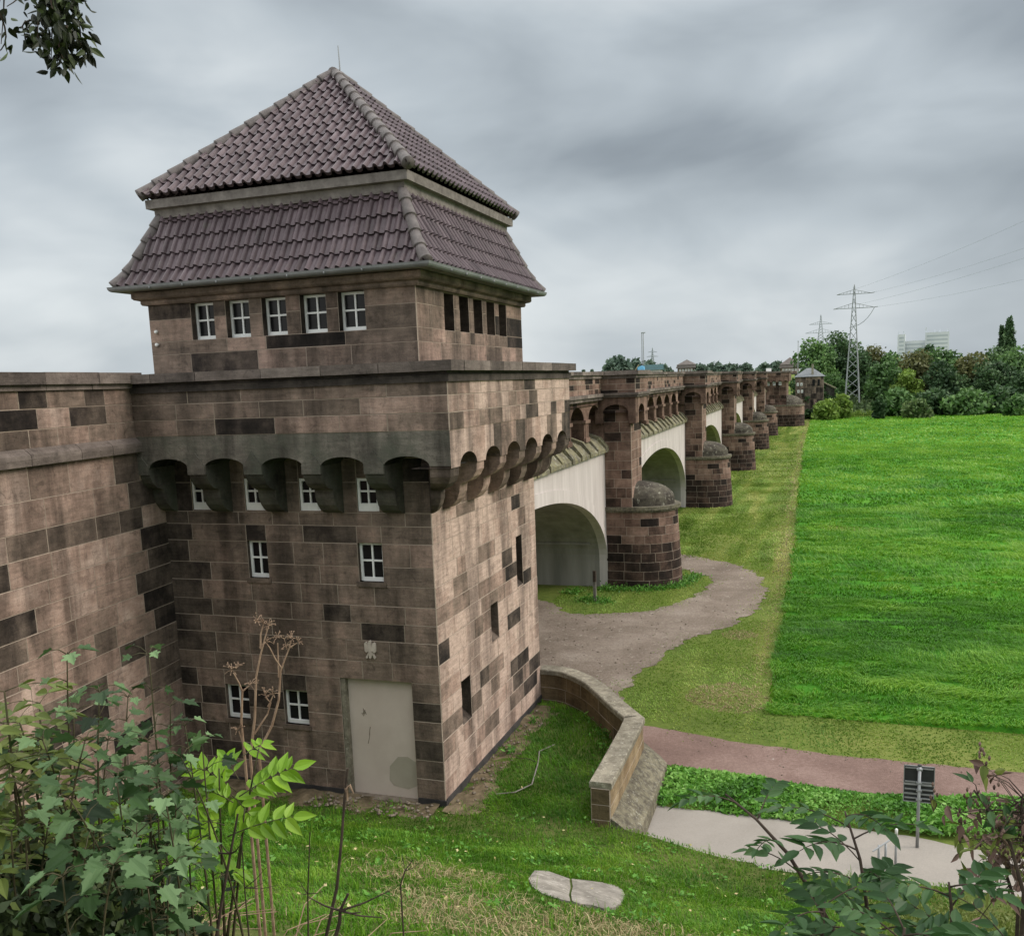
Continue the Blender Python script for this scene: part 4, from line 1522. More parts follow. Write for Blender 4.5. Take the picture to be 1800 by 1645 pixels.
# lawn on the bank
parts = []
for (n, x0, x1, y0, y1, h0, h1, w) in ((85000, -3.5, 9.5, -9.3, -3.0, 0.035, 0.085, 0.011), (60000, -6, 8.5, -3.0, 1.2, 0.035, 0.08, 0.013), (16000, 0.0, 3.2, 0.0, 6.0, 0.05, 0.12, 0.014)):
    x, y = scatter(n, x0, x1, y0, y1, RG)
    f = fbm(x, y, 0.55, 61)
    dry = np.clip((f - 0.47) * 5, 0, 1) * np.clip((-y - 4.6 - 0.35 * (x - 3.0)) / 1.2, 0, 1)
    keep = ~on_tower(x, y) & (RG.random(n) > dry * 0.85)
    keep &= ~poly_mask(x, y, SLAB)
    keep &= ~((x > 0) & (x < 0.75) & (y > -0.2) & (y < 5.5) & (RG.random(n) < 0.9 - 0.85 * np.clip((x - 0.2) * 2.2, 0, 1)))
    keep &= ~((y > -0.75) & (x < -0.1) & (RG.random(n) < 0.75 * np.clip((y + 0.75) * 3, 0, 1)))
    inner = np.interp(y, [-1, 0.0, 3.25, 4.1, 5.3, 5.95], [9.0, 2.7, 2.7, 2.15, 1.3, 0.1])
    z = bank_h(x, y)
    keep &= (x < inner) | (y < 0.02)
    keep &= (z > -0.46)
    P = np.stack([x, y, z - 0.005], 1)
    keep &= in_view(P)
    P, xx, yy, ff = P[keep], x[keep], y[keep], f[keep]
    k = len(P)
    tone = np.clip(0.42 + 1.3 * (fbm(xx, yy, 1.4, 63) - 0.5) + RG.normal(size=k) * 0.17, 0, 1)
    parts.append((P, RG.uniform(h0, h1, k) * (0.7 + 0.7 * vnoise(xx, yy, 2.2, 64)), np.full(k, w), lean_field(xx, yy, 0.9, 0.55, RG, 65), tone))
V = blades(*[np.concatenate([p[i] for p in parts]) for i in range(5)], RG)
stuff('lawn_grass', *V, 'lawn_blade')

# taller tufts in the lawn
cx_, cy_ = scatter(420, -2.5, 8.5, -9.3, 0.0, RG)
k = RG.integers(0, 420, 6500)
P = np.stack([cx_[k] + RG.normal(size=6500) * 0.07, cy_[k] + RG.normal(size=6500) * 0.07, np.zeros(6500)], 1)
P[:, 2] = bank_h(P[:, 0], P[:, 1])
P = P[in_view(P) & ~on_tower(P[:, 0], P[:, 1]) & ~poly_mask(P[:, 0], P[:, 1], SLAB)]
n = len(P)
stuff('grass_tufts', *blades(P, RG.uniform(0.09, 0.22, n), np.full(n, 0.011), RG.normal(size=(n, 3)) * np.array([0.4, 0.4, 0]), np.clip(RG.normal(size=n) * 0.2 + 0.6, 0, 1), RG), 'lawn_blade')
# dry grass and straw lying on the bank
x, y = scatter(34000, -2.0, 7.5, -10.6, -3.8, RG)
f = fbm(x, y, 0.55, 61)
w_ = np.clip((f - 0.44) * 5, 0, 1) * np.clip((-y - 4.3 - 0.4 * (x - 3.0)) / 1.0, 0, 1)
keep = RG.random(len(x)) < w_
x, y = x[keep], y[keep]
P = np.stack([x, y, bank_h(x, y)], 1)
P = P[in_view(P)]
k = len(P)
a = RG.uniform(0, 2 * PI, k)
ln = np.stack([np.cos(a), np.sin(a), RG.uniform(-0.25, 0.3, k)], 1) * RG.uniform(0.8, 2.2, k)[:, None]
stuff('dry_grass', *blades(P, RG.uniform(0.04, 0.11, k), np.full(k, 0.009), ln, np.clip(RG.normal(size=k) * 0.25 + 0.5, 0, 1), RG), 'straw')

# long matted meadow grass
parts = []
for (n, y0, y1, xr, h0, h1, w) in ((95000, 7.5, 20, 15, 0.11, 0.24, 0.026), (85000, 20, 45, 26, 0.14, 0.27, 0.045), (70000, 45, 95, 48, 0.16, 0.3, 0.09), (36000, 95, 162, 85, 0.18, 0.3, 0.2)):
    y = RG.uniform(y0, y1, n)
    x = RG.uniform(0, 1, n) * xr + np.interp(y, EDGE_Y, EDGE_X) + 0.25 * (fbm(y * 0, y, 0.5, 31) - 0.5)
    P = np.stack([x, y, meadow_h(x, y) - 0.02], 1)
    k = in_view(P)
    P, x, y = P[k], x[k], y[k]
    n = len(P)
    big = fbm(x, y, 0.13, 71)
    mat_ = fbm(x * 0.6, y, 0.8, 72)
    tone = np.clip(0.42 + 0.1 * (y < 30) + 0.34 * np.clip((y - 25) / 70, 0, 1) + 0.9 * (big - 0.47) + 1.0 * (mat_ - 0.5) + RG.normal(size=n) * 0.13, 0, 1)
    gap = vnoise(x * 0.6, y * 1.3, 1.9, 73)
    keep = RG.random(n) < np.clip(1.2 - 4.2 * np.clip(gap - 0.62, 0, 1), 0.04, 1)
    lean = lean_field(x, y, 0.45, 1.15, RG, 74)
    hh_ = RG.uniform(h0, h1, n) * (0.55 + 0.9 * mat_)
    parts.append((P[keep], hh_[keep], np.full(keep.sum(), w) * RG.uniform(0.6, 1.3, keep.sum()), lean[keep], tone[keep]))
V = blades(*[np.concatenate([p[i] for p in parts]) for i in range(5)], RG)
stuff('meadow_grass', *V, 'meadow_blade')


# mown strip beside the bridge
parts = []
straw = []
for (n, x0, x1, y0, y1, h0, h1, w) in ((170000, -3.2, 13, 5.2, 24, 0.02, 0.06, 0.03), (80000, -3.2, 6, 24, 60, 0.04, 0.1, 0.05), (30000, -3.2, 5, 60, 160, 0.05, 0.12, 0.11)):
    x, y = scatter(n, x0, x1, y0, y1, RG)
    jx, jy = x + RG.normal(size=n) * 0.38, y + RG.normal(size=n) * 0.38
    keep = ~poly_mask(jx, jy, gravp) & ~poly_mask(jx, jy, redp)
    keep &= (x < np.interp(y, EDGE_Y, EDGE_X) + 0.1) | (y < 7.6)
    keep &= ~((x < 3.1) & (y < 6.4))
    heap = (np.hypot((x - 4.15) / 1.1, (y - 8.6) / 1.15) < 1 + 0.5 * (vnoise(x, y, 1.2, 80) - 0.5)) | (np.hypot((x - 3.95) / 0.55, (y - 14.5) / 0.6) < 1)
    P = np.stack([x, y, np.full(n, -0.5)], 1)
    keep &= in_view(P)
    edge = np.interp(y, EDGE_Y, EDGE_X) - x
    f = fbm(x * 1.6, y * 0.18, 0.8, 81) + 0.22 * np.exp(-np.abs(edge - 0.35) / 0.35)
    tone = np.clip(0.52 - 0.16 * (y < 22) + 1.5 * (f - 0.5) + RG.normal(size=n) * 0.11, 0, 1)
    bare = fbm(x, y, 0.7, 83)
    keep &= RG.random(n) < np.clip(1.5 - 1.6 * bare, 0.2, 1)
    s_ = keep & (heap & (RG.random(n) < 0.85) | (RG.random(n) < 0.5 * np.exp(-np.abs(edge - 0.3) / 0.3)) & (y > 9))
    keep &= ~s_
    hh_, ww_, ll_ = RG.uniform(h0, h1, n), np.full(n, w), lean_field(x, y, 0.5, 0.8, RG, 84)
    parts.append((P[keep], hh_[keep], ww_[keep], ll_[keep], tone[keep]))
    straw.append((P[s_], hh_[s_] * 1.1, ww_[s_] * 0.8, ll_[s_] * 1.6, np.clip(RG.normal(size=s_.sum()) * 0.2 + 0.5, 0, 1)))
V = blades(*[np.concatenate([p[i] for p in parts]) for i in range(5)], RG)
stuff('mown_grass', *V, 'mown_blade')
V = blades(*[np.concatenate([p[i] for p in straw]) for i in range(5)], RG)
stuff('straw_clippings', *V, 'straw')

# leafy weeds between the two paths, round the first pier and under the wall
x, y = scatter(26000, 3.2, 13, 1.95, 3.95, RG)
up_, lo_ = np.interp(x, [3, 5, 6, 7, 8, 9, 10, 13], [3.85, 3.7, 3.5, 3.45, 3.55, 3.7, 3.95, 3.98]), np.interp(x, [3, 6, 8.4, 9.7, 13], [2.05, 2.08, 1.9, 1.6, 1.2])
e_ = np.minimum(up_ - y, y - lo_ + 0.12) + 0.18 * (vnoise(x, y, 3, 91) - 0.5)
keep = e_ > 0.0
x, y, e_ = x[keep], y[keep], e_[keep]
top = 0.06 + 0.22 * np.clip(e_ / 0.4, 0, 1) * (0.4 + 0.9 * vnoise(x, y, 1.6, 92))
z = -0.5 + top * RG.uniform(0.3, 1.0, len(x))
N_ = unit(len(x), RG, 1.2)
A_ = np.cross(N_, unit(len(x), RG))
A_ /= np.linalg.norm(A_, axis=1, keepdims=True)
tn = np.clip(0.45 + 1.5 * (fbm(x, y, 1.1, 93) - 0.5) + RG.normal(size=len(x)) * 0.16, 0, 1)
stuff('weeds', *cards(np.stack([x, y, z], 1), N_, A_, RG.uniform(0.02, 0.075, len(x)) * (0.5 + 0.9 * vnoise(x, y, 2.1, 97)), tn, 0.9), 'weed_leaf')
C_, t_ = [], []
for (px_, py_, r_, n_) in [(a, b, 0.35, 260) for a, b in ((-0.9, 20.2), (-0.3, 20.25), (0.3, 20.5), (0.8, 20.9), (1.1, 21.4), (1.3, 22.2), (1.35, 22.9), (-2.8, 19.4), (-1.6, 20.2), (-1.9, 18.2), (-1.3, 18.1))] + [(2.4, 3.2, 0.3, 90), (2.1, 4.1, 0.3, 90), (2.55, 2.3, 0.25, 60), (1.6, 4.9, 0.25, 60), (0.35, 2.6, 0.12, 50), (0.3, 4.4, 0.1, 25)]:
    q = RG.normal(size=(n_, 3)) * np.array([r_ * 0.6, r_ * 0.6, 0.09])
    q[:, 2] = np.abs(q[:, 2])
    C_.append(q + np.array([px_, py_, -0.5 if py_ > 6 else 0.02]))
C_ = np.concatenate(C_)
N_ = unit(len(C_), RG, 0.8)
A_ = np.cross(N_, unit(len(C_), RG))
A_ /= np.linalg.norm(A_, axis=1, keepdims=True)
stuff('weeds', *cards(C_, N_, A_, RG.uniform(0.03, 0.075, len(C_)), np.clip(RG.normal(size=len(C_)) * 0.2 + 0.3, 0, 1), 0.8), 'weed_leaf')
# low broad-leaved weeds in the lawn
cx_, cy_ = scatter(150, -2.0, 8.0, -9.0, 0.0, RG)
k = RG.integers(0, 150, 2600)
P = np.stack([cx_[k] + RG.normal(size=2600) * 0.09, cy_[k] + RG.normal(size=2600) * 0.09, np.zeros(2600)], 1)
P[:, 2] = bank_h(P[:, 0], P[:, 1]) + RG.uniform(0.02, 0.1, 2600)
P = P[~on_tower(P[:, 0], P[:, 1]) & ~poly_mask(P[:, 0], P[:, 1], SLAB)]
n = len(P)
N_ = unit(n, RG, 1.5)
A_ = np.cross(N_, unit(n, RG))
A_ /= np.linalg.norm(A_, axis=1, keepdims=True)
stuff('weeds', *cards(P, N_, A_, RG.uniform(0.015, 0.045, n), np.clip(RG.normal(size=n) * 0.2 + 0.4, 0, 1), 1.1), 'weed_leaf')
# loose stones on the gravel road and the red track
m = MB()
for k in range(700):
    x, y = RG.uniform(-2.5, 10), RG.uniform(3.9, 20)
    if not (poly_mask(np.array([x]), np.array([y]), gravp)[0] or poly_mask(np.array([x]), np.array([y]), redp)[0]):
        continue
    r_ = RG.uniform(0.008, 0.03) * (0.6 if y < 6.2 else 1)
    c_ = np.array([x, y, -0.48])
    m.tube([c_ - np.array([r_, 0, 0]), c_ + np.array([0, 0, r_ * 0.3]), c_ + np.array([r_ * 1.2, r_ * 0.5, 0])], [r_ * 0.4, r_ * 0.8, r_ * 0.3], 5)
tag(m.build('loose_stones', 'gravel'), kind='stuff')
# fallen leaves
x, y = scatter(150, -1.5, 8, -8.6, 3.4, RG)
keep = ~on_tower(x, y) & ~((y > 0) & (x > 2.6))
x, y = x[keep], y[keep]
C_ = np.stack([x, y, np.maximum(bank_h(x, y) + 0.06, -0.475)], 1)
N_ = unit(len(x), RG, 2.5)
A_ = np.cross(N_, unit(len(x), RG))
A_ /= np.linalg.norm(A_, axis=1, keepdims=True)
stuff('fallen_leaves', *cards(C_, N_, A_, RG.uniform(0.016, 0.036, len(x)), RG.random(len(x)), 1.3), 'fallen_leaf')
# bare earth and rubble at the foot of the tower
m = MB()
for (x0, y0, x1, y1, z) in ((-5.4, -0.85, -0.1, -0.02, 0.03), (0.02, -0.25, 0.8, 5.5, 0.03)):
    nx_, ny_ = int((x1 - x0) / 0.12) + 1, int((y1 - y0) / 0.12) + 1
    gx, gy = np.linspace(x0, x1, nx_), np.linspace(y0, y1, ny_)
    G = [[(gx[i], gy[j], float(bank_h(gx[i], gy[j])) + (z + 0.16 * (fbm(gx[i], gy[j], 2.2, 95) - 0.5) - 0.07 * (((gx[i] - 0.3) / 0.5 if x1 > 0 else (-0.35 - gy[j]) / 0.5) > 0) * ((gx[i] - 0.3) / 0.5 if x1 > 0 else (-0.35 - gy[j]) / 0.5)) * (0 if (j == 0 if x1 < 0 else i == nx_ - 1) else 1) - (0.03 if (j == 0 if x1 < 0 else i == nx_ - 1) else 0)) for i in range(nx_)] for j in range(ny_)]
    for j in range(ny_ - 1):
        for i in range(nx_ - 1):
            m.poly([G[j][i], G[j][i + 1], G[j + 1][i + 1], G[j + 1][i]])
tag(m.build('earth_strip', 'earth', smooth=True), kind='structure')
m = MB()
for k in range(150):
    if k % 3:
        x, y = RG.uniform(-2.6, -0.1), RG.uniform(-0.75, -0.12)
    else:
        x, y = RG.uniform(0.08, 0.6), RG.uniform(0, 5)
    r_ = RG.uniform(0.012, 0.035)
    c_ = np.array([x, y, float(bank_h(x, y)) + 0.07])
    m.tube([c_ - np.array([r_, 0, 0]), c_, c_ + np.array([r_ * 1.2, r_ * 0.4, 0])], [r_ * 0.5, r_, r_ * 0.4], 5)
tag(m.build('rubble', 'debris_stone'), kind='stuff')

# ------------------------------------------------------------------ plants near the viewer


def leaf_poly(kind):
    if kind == 'maple':
        a = [(0, 0.0), (0.13, -0.1), (0.2, 0.0), (0.36, -0.02), (0.46, 0.13), (0.36, 0.2), (0.36, 0.3), (0.56, 0.42), (0.62, 0.6), (0.45, 0.55), (0.34, 0.6), (0.22, 0.55), (0.26, 0.72), (0.15, 0.8), (0.0, 1.05)]
        return a + [(-x, y) for x, y in a[-2:0:-1]]
    a = [(0, 0.0), (0.16, 0.14), (0.235, 0.34), (0.2, 0.58), (0.09, 0.84), (0, 1.03)]
    return a + [(-x, y) for x, y in a[-2:0:-1]]


LP = {k: leaf_poly(k) for k in ('maple', 'lance')}


def add_leaf(mb, base, dirv, nrm, size, kind, tone, fold=0.18, droop=0.15):
    d = dirv / (np.linalg.norm(dirv) + 1e-9)
    s = np.cross(d, nrm)
    s /= np.linalg.norm(s) + 1e-9
    n = np.cross(s, d)
    P = LP[kind]
    h = len(P) // 2
    mk = lambda p: base + size * (s * p[0] + d * p[1] + n * (abs(p[0]) * fold - droop * p[1] * p[1]))
    R_ = [mk(p) for p in P[:h + 1]]
    L_ = [mk(P[0])] + [mk(p) for p in P[:h - 1 if len(P) % 2 else h - 1:-1]]
    mb.poly(R_, tone)
    mb.poly(L_, tone)


def bez(p0, p1, p2, n=8):
    t = np.linspace(0, 1, n)[:, None]
    return (1 - t) ** 2 * p0 + 2 * t * (1 - t) * p1 + t * t * p2


def pinnate(lm, sm, base, dirv, L, pairs, leaf, tone, rng, nrm=None, r=0.004, droop=0.25):
    """an ash leaf: a stalk with paired leaflets and one at the tip"""
    d = dirv / np.linalg.norm(dirv)
    nrm = np.array([0, 0, 1.0]) if nrm is None else nrm
    end = base + d * L - np.array([0, 0, droop * L])
    C = bez(base, base + d * L * 0.55 + np.array([0, 0, 0.06 * L]), end, 9)
    sm.tube(list(C), list(np.linspace(r, r * 0.5, 9)), 4)
    s = np.cross(d, nrm)
    s /= np.linalg.norm(s) + 1e-9
    n = np.cross(s, d)
    for i in range(pairs):
        t = 0.3 + 0.58 * i / max(1, pairs - 1)
        k = t * 8
        p = C[int(k)] + (C[min(8, int(k) + 1)] - C[int(k)]) * (k - int(k))
        for sg in (-1, 1):
            v = s * sg * 0.85 + d * 0.55 + rng.normal(size=3) * 0.12 - np.array([0, 0, 0.1])
            add_leaf(lm, p, v, n + rng.normal(size=3) * 0.22, leaf * rng.uniform(0.8, 1.15) * (0.75 + 0.4 * math.sin(PI * (0.2 + 0.6 * t))), 'lance', tone + rng.normal() * 0.12, 0.3, 0.2)
    add_leaf(lm, C[8], C[8] - C[6], n + rng.normal(size=3) * 0.15, leaf * rng.uniform(1.0, 1.25), 'lance', tone + rng.normal() * 0.1, 0.25, 0.2)


RP_ = np.random.default_rng(202)


def maple_plant(top, lean, n_nodes, size, mat, tone, leafname='foliage', fill=1.0):
    """one sapling: a stem rising from the bank with pairs of lobed leaves on stalks"""
    x, y = top[0] - lean[0], top[1] - lean[1]
    base = np.array([x, y, gz(x, y) - 0.03])
    ctrl = base * 0.45 + top * 0.55 + np.array([-lean[0] * 0.5, -lean[1] * 0.5, 0.1])
    C = bez(base, ctrl, top, 14)
    root = empty('maple_sapling', tuple(base), None, None)
    sm, lm = MB(), MB()
    sm.tube(list(C), list(np.linspace(0.008, 0.003, 14)), 5)
    ang = RP_.uniform(0, PI)
    for i in range(n_nodes):
        t = 0.30 + 0.70 * i / max(1, n_nodes - 1)
        k = min(12, int(t * 13))
        p = C[k] + (C[k + 1] - C[k]) * (t * 13 - k)
        ang += PI / 2 + RP_.normal() * 0.3
        for sg in range(2 if t < 0.99 else 4):
            if RP_.random() > fill:
                continue
            a = ang + sg * PI / (1 if t < 0.99 else 2) + RP_.normal() * 0.25
            ln = RP_.uniform(0.06, 0.16) * (1.15 - 0.5 * t)
            d = np.array([math.cos(a), math.sin(a), RP_.uniform(0.1, 0.6)])
            q = p + d * ln
            sm.tube([p, p + d * ln * 0.5 + np.array([0, 0, 0.012]), q], [0.0028, 0.0022, 0.0018], 4)
            qq = q - CAM
            if PPX + FPX * (qq @ RT) / (qq @ FW) > 350 and n_nodes > 6 and size != 0.10:
                continue
            sz = size * RP_.uniform(0.6, 1.15) * (1.1 - 0.4 * t)
            nv = np.array([0, 0, 1.0]) + RP_.normal(size=3) * 0.35
            dv = np.array([math.cos(a), math.sin(a), -0.25 + RP_.normal() * 0.2])
            add_leaf(lm, q, dv, nv, sz, 'maple', float(np.clip(tone + RP_.normal() * 0.27 + 0.3 * (t - 0.6), 0, 1)), 0.2, 0.2)
    sm.build('stem', 'green_stem', root, smooth=True)
    lm.build('foliage', mat, root)
    return root


maples = [
    (118, 1150, 4.7, 9, 0.12), (262, 1150, 5.0, 7, 0.105), (175, 1215, 4.5, 9, 0.13), (225, 1225, 5.0, 9, 0.12), (300, 1240, 5.0, 9, 0.12),
    (75, 1300, 4.3, 9, 0.125), (150, 1300, 4.2, 9, 0.13), (260, 1300, 4.4, 9, 0.13), (318, 1330, 4.7, 8, 0.12), (205, 1370, 4.0, 8, 0.13),
    (290, 1400, 4.2, 8, 0.135), (120, 1400, 3.9, 8, 0.13), (40, 1380, 4.0, 8, 0.12), (330, 1440, 4.4, 7, 0.12), (240, 1465, 3.9, 7, 0.135),
    (60, 1330, 4.6, 9, 0.12), (110, 1345, 4.8, 9, 0.12), (190, 1300, 4.8, 9, 0.12), (235, 1350, 4.6, 9, 0.12), (275, 1345, 4.8, 9, 0.12), (165, 1430, 4.3, 8, 0.13),
    (85, 1450, 4.0, 8, 0.13), (20, 1460, 3.9, 7, 0.12), (265, 1440, 4.4, 8, 0.13), (310, 1390, 4.6, 8, 0.12), (200, 1520, 3.7, 6, 0.14), (110, 1540, 3.6, 6, 0.13), (260, 1560, 3.8, 5, 0.14), (340, 1490, 4.3, 6, 0.12), (130, 1250, 4.9, 9, 0.115), (325, 1275, 5.1, 8, 0.11), (150, 1495, 3.8, 7, 0.13), (300, 1520, 4.0, 6, 0.13), (355, 1300, 5.2, 6, 0.10)]
mlab = {}
for i, (px_, py_, d_, nn, sz) in enumerate(maples):
    r = maple_plant(at(px_, py_, d_), RP_.normal(size=3) * 0.1, nn, sz, 'maple_leaf', 0.4 + 0.1 * RP_.random(), fill=0.9)
    lab = {0: 'tallest maple sapling of the thicket at left, standing clear against the retaining wall',
           1: 'slender maple sapling with sparse leaves, right of the tallest one',
           33: 'small maple sapling behind the bright green ash sapling'}.get(i, 'dark green maple sapling within the dense thicket at lower left')
    tag(r, lab, 'sapling', 'maple saplings in the thicket')
for i, (px_, py_, d_) in enumerate(((8, 1215, 4.4), (35, 1270, 4.6), (-25, 1300, 4.2), (20, 1350, 4.5), (70, 1235, 5.0))):
    base = at(px_, py_, d_)
    x, y = base[0], base[1]
    root = empty('leafy_shoot', (x, y, gz(x, y)), 'yellow-green leafy shoot at the left edge beside the maple saplings', 'shrub', 'yellow-green shoots at the left edge')
    sm, lm = MB(), MB()
    b0 = np.array([x + RP_.normal() * 0.1, y + RP_.normal() * 0.1, gz(x, y) - 0.03])
    C = bez(b0, (b0 + base) / 2 + RP_.normal(size=3) * 0.08, base, 12)
    sm.tube(list(C), list(np.linspace(0.012, 0.004, 12)), 5)
    for k in range(4, 12):
        for _ in range(3):
            a = RP_.uniform(0, 2 * PI)
            pinnate(lm, sm, C[k], np.array([math.cos(a), math.sin(a), 0.25]), RP_.uniform(0.16, 0.3), 2, 0.085, 0.45, RP_, r=0.0025)
    sm.build('stem', 'green_stem', root, smooth=True)
    lm.build('foliage', 'yellow_green_leaf', root)

# bright green ash sapling in front of the dark wall
root = empty('ash_sapling', tuple(np.array([*at(385, 1600, 5.3)[:2], gz(*at(385, 1600, 5.3)[:2])])), 'bright lime-green ash sapling glowing in front of the dark tower wall', 'sapling')
sm, lm = MB(), MB()
b0 = np.array(root.location) - np.array([0, 0, 0.03])
tops = [(at(455, 1315, 5.3), 5), (at(385, 1350, 5.25), 4), (at(430, 1420, 5.2), 3)]
for j, (tp_, nn) in enumerate(tops):
    C = bez(b0 + RP_.normal(size=3) * np.array([.03, .03, 0]), (b0 + tp_) / 2 + np.array([0.03 * (j - 1), 0, 0.1]), tp_, 12)
    sm.tube(list(C), list(np.linspace(0.011, 0.004, 12)), 5)
for (px_, py_, d_, ex, ey, L, pr, lf) in ((420, 1400, 5.25, 515, 1345, 0, 5, 0.115), (425, 1330, 5.3, 462, 1305, 0, 3, 0.09), (415, 1390, 5.3, 350, 1345, 0, 4, 0.105), (410, 1410, 5.2, 372, 1390, 0, 4, 0.1),
                                          (395, 1450, 5.2, 350, 1440, 0, 3, 0.11), (400, 1470, 5.2, 515, 1430, 0, 4, 0.12), (420, 1370, 5.3, 395, 1330, 0, 3, 0.09), (390, 1500, 5.1, 352, 1480, 0, 3, 0.11),
                                          (400, 1390, 5.3, 440, 1430, 0, 3, 0.11), (385, 1540, 5.0, 420, 1530, 0, 3, 0.12), (430, 1395, 5.35, 470, 1375, 0, 3, 0.1)):
    p, q = at(px_, py_, d_), at(ex, ey, d_ + RP_.normal() * 0.12)
    pinnate(lm, sm, p, q - p, np.linalg.norm(q - p), pr, lf, 0.5, RP_, nrm=np.array([0.25, -0.6, 0.75]), droop=0.05)
sm.build('stem', 'green_stem', root, smooth=True)
lm.build('foliage', 'bright_leaf', root)

# pinnate ash saplings at lower right


def ash_plant(pts, dist, leaves, mat, label, tone=0.45, leaf=0.1, name='ash_sapling', group=None, rad=0.009):
    C = [at(px_, py_, d_) for (px_, py_, d_) in pts]
    x, y = C[0][0], C[0][1]
    base = np.array([x + 0.05, y + 0.05, gz(x, y) - 0.04])
    root = empty(name, tuple(base), label, 'sapling', group)
    sm, lm = MB(), MB()
    line = [base] + C
    sm.tube(line, list(np.linspace(rad * 1.3, rad * 0.4, len(line))), 6)
    S_ = np.linspace(0, 1, len(C))
    CA = np.array(C)
    for k in range(leaves):
        t = 0.15 + 0.85 * (k + 0.5) / leaves
        p = np.array([np.interp(t, S_, CA[:, j]) for j in range(3)])
        a = k * 2.4 + RP_.normal() * 0.4
        d = np.array([math.cos(a), math.sin(a), 0.35 + 0.35 * RP_.random()])
        pinnate(lm, sm, p, d, RP_.uniform(0.17, 0.3), int(RP_.integers(3, 6)), leaf * 0.72 * RP_.uniform(0.75, 1.15), tone + RP_.normal() * 0.08, RP_, r=0.0032, droop=0.3)
    sm.build('stem', 'dark_twig', root, smooth=True)
    lm.build('foliage', mat, root)
    return root


ash_plant([(1480, 1660, 3.3), (1440, 1590, 3.3), (1385, 1500, 3.3), (1330, 1440, 3.35), (1275, 1395, 3.4)], 3.3, 5, 'ash_leaf', 'ash sapling with a long bare stem slanting left over the path', leaf=0.075)
ash_plant([(1540, 1690, 3.2), (1525, 1600, 3.2), (1512, 1510, 3.2), (1485, 1425, 3.25)], 3.2, 11, 'ash_leaf', 'upright ash sapling in front of the path barrier, its top near the sign', leaf=0.1)
ash_plant([(1680, 1720, 3.0), (1675, 1650, 3.0), (1672, 1590, 3.0), (1668, 1550, 3.0)], 3.0, 6, 'ash_leaf', 'broad ash sapling in the corner, right of the upright one', leaf=0.105)
ash_plant([(1440, 1720, 2.9), (1445, 1650, 2.9), (1450, 1585, 2.9)], 2.9, 9, 'ash_leaf', 'low ash sapling at the bottom edge, left of the upright one', leaf=0.1)
ash_plant([(1580, 1730, 2.7), (1585, 1670, 2.7), (1590, 1630, 2.7)], 2.7, 7, 'ash_leaf', 'low ash sapling at the bottom edge between two taller ones', leaf=0.1, tone=0.4)
ash_plant([(1790, 1720, 2.9), (1785, 1670, 2.9), (1790, 1650, 2.9)], 2.9, 4, 'ash_leaf', 'ash sapling cut by the lower right corner of the picture', leaf=0.1)

# brown-seeded shrub at the right edge
for i, (pts, lab, seeds) in enumerate((
        ([(1800, 1570, 4.2), (1775, 1480, 4.2), (1735, 1420, 4.25), (1712, 1388, 4.3)], 'arching twig of the seeded shrub with drooping leaves, right of the sign', 0),
        ([(1830, 1560, 4.3), (1800, 1470, 4.3), (1795, 1420, 4.3), (1798, 1395, 4.3)], 'shrub with dark reddish-brown seed heads at the right edge', 46),
        ([(1790, 1600, 4.6), (1770, 1540, 4.6), (1768, 1500, 4.6), (1760, 1475, 4.6)], 'bushy shrub with dull brown leaves over the path at the right edge', 44))):
    C = [at(*p) for p in pts]
    x, y = C[0][0], C[0][1]
    root = empty('seeded_shrub', (x, y, gz(x, y)), lab, 'shrub')
    sm, lm, dm = MB(), MB(), MB()
    sm.tube([np.array([x, y, gz(x, y) - 0.03])] + C, list(np.linspace(0.011, 0.004, len(C) + 1)), 5)
    CA, S_ = np.array(C), np.linspace(0, 1, len(C))
    for k in range(10 + seeds):
        t = RP_.uniform(0.2, 1.0)
        p = np.array([np.interp(t, S_, CA[:, j]) for j in range(3)])
        q = p + RP_.normal(size=3) * (np.array([0.12, 0.12, 0.1]) if seeds else np.array([0.03, 0.03, 0.03]))
        sm.tube([p, (p + q) / 2 + np.array([0, 0, 0.02]), q], [0.003, 0.002, 0.0015], 4)
        for _ in range(2):
            add_leaf(lm if RP_.random() < 0.4 or not seeds else dm, q, RP_.normal(size=3) + np.array([0, 0, -0.5]), np.array([0, 0, 1.0]) + RP_.normal(size=3) * 0.5, RP_.uniform(0.04, 0.085), 'lance', RP_.uniform(0.2, 0.8), 0.2, 0.3)
        if seeds and k % 2:
            for j in range(4):
                w = q + np.array([RP_.normal() * 0.012, RP_.normal() * 0.012, 0.02 * j])
                dm.tube([w, w + np.array([0, 0, 0.012]), w + np.array([0, 0, 0.022])], [0.004, 0.007, 0.002], 5, RP_.random())
    sm.build('twig', 'dark_twig', root)
    lm.build('foliage', 'yellow_green_leaf' if i != 0 else 'ash_leaf', root)
    if seeds:
        dm.build('seed_foliage', 'seed_brown', root)
# low yellow-green growth at the foot of these shrubs
x, y = scatter(26000, 5.9, 10.5, -9.6, -0.8, RG)
P = np.stack([x, y, bank_h(x, y)], 1)
k_ = in_view(P, 10)
d_ = P - CAM
sx_ = PPX + FPX * (d_ @ RT) / np.maximum(d_ @ FW, 0.1)
k_ &= RG.random(len(x)) < np.clip((sx_ - 1450) / 200, 0, 1)
P = P[k_]
P[:, 2] += RG.uniform(0.02, 0.5, len(P)) * (0.2 + 1.0 * vnoise(P[:, 0], P[:, 1], 1.6, 96))
N_ = unit(len(P), RG, 0.7)
A_ = unit(len(P), RG, 1.4)
stuff('undergrowth', *cards(P, N_, A_, RG.uniform(0.02, 0.05, len(P)), np.clip(RG.normal(size=len(P)) * 0.22 + 0.55, 0, 1), 0.6), 'yellow_green_leaf')

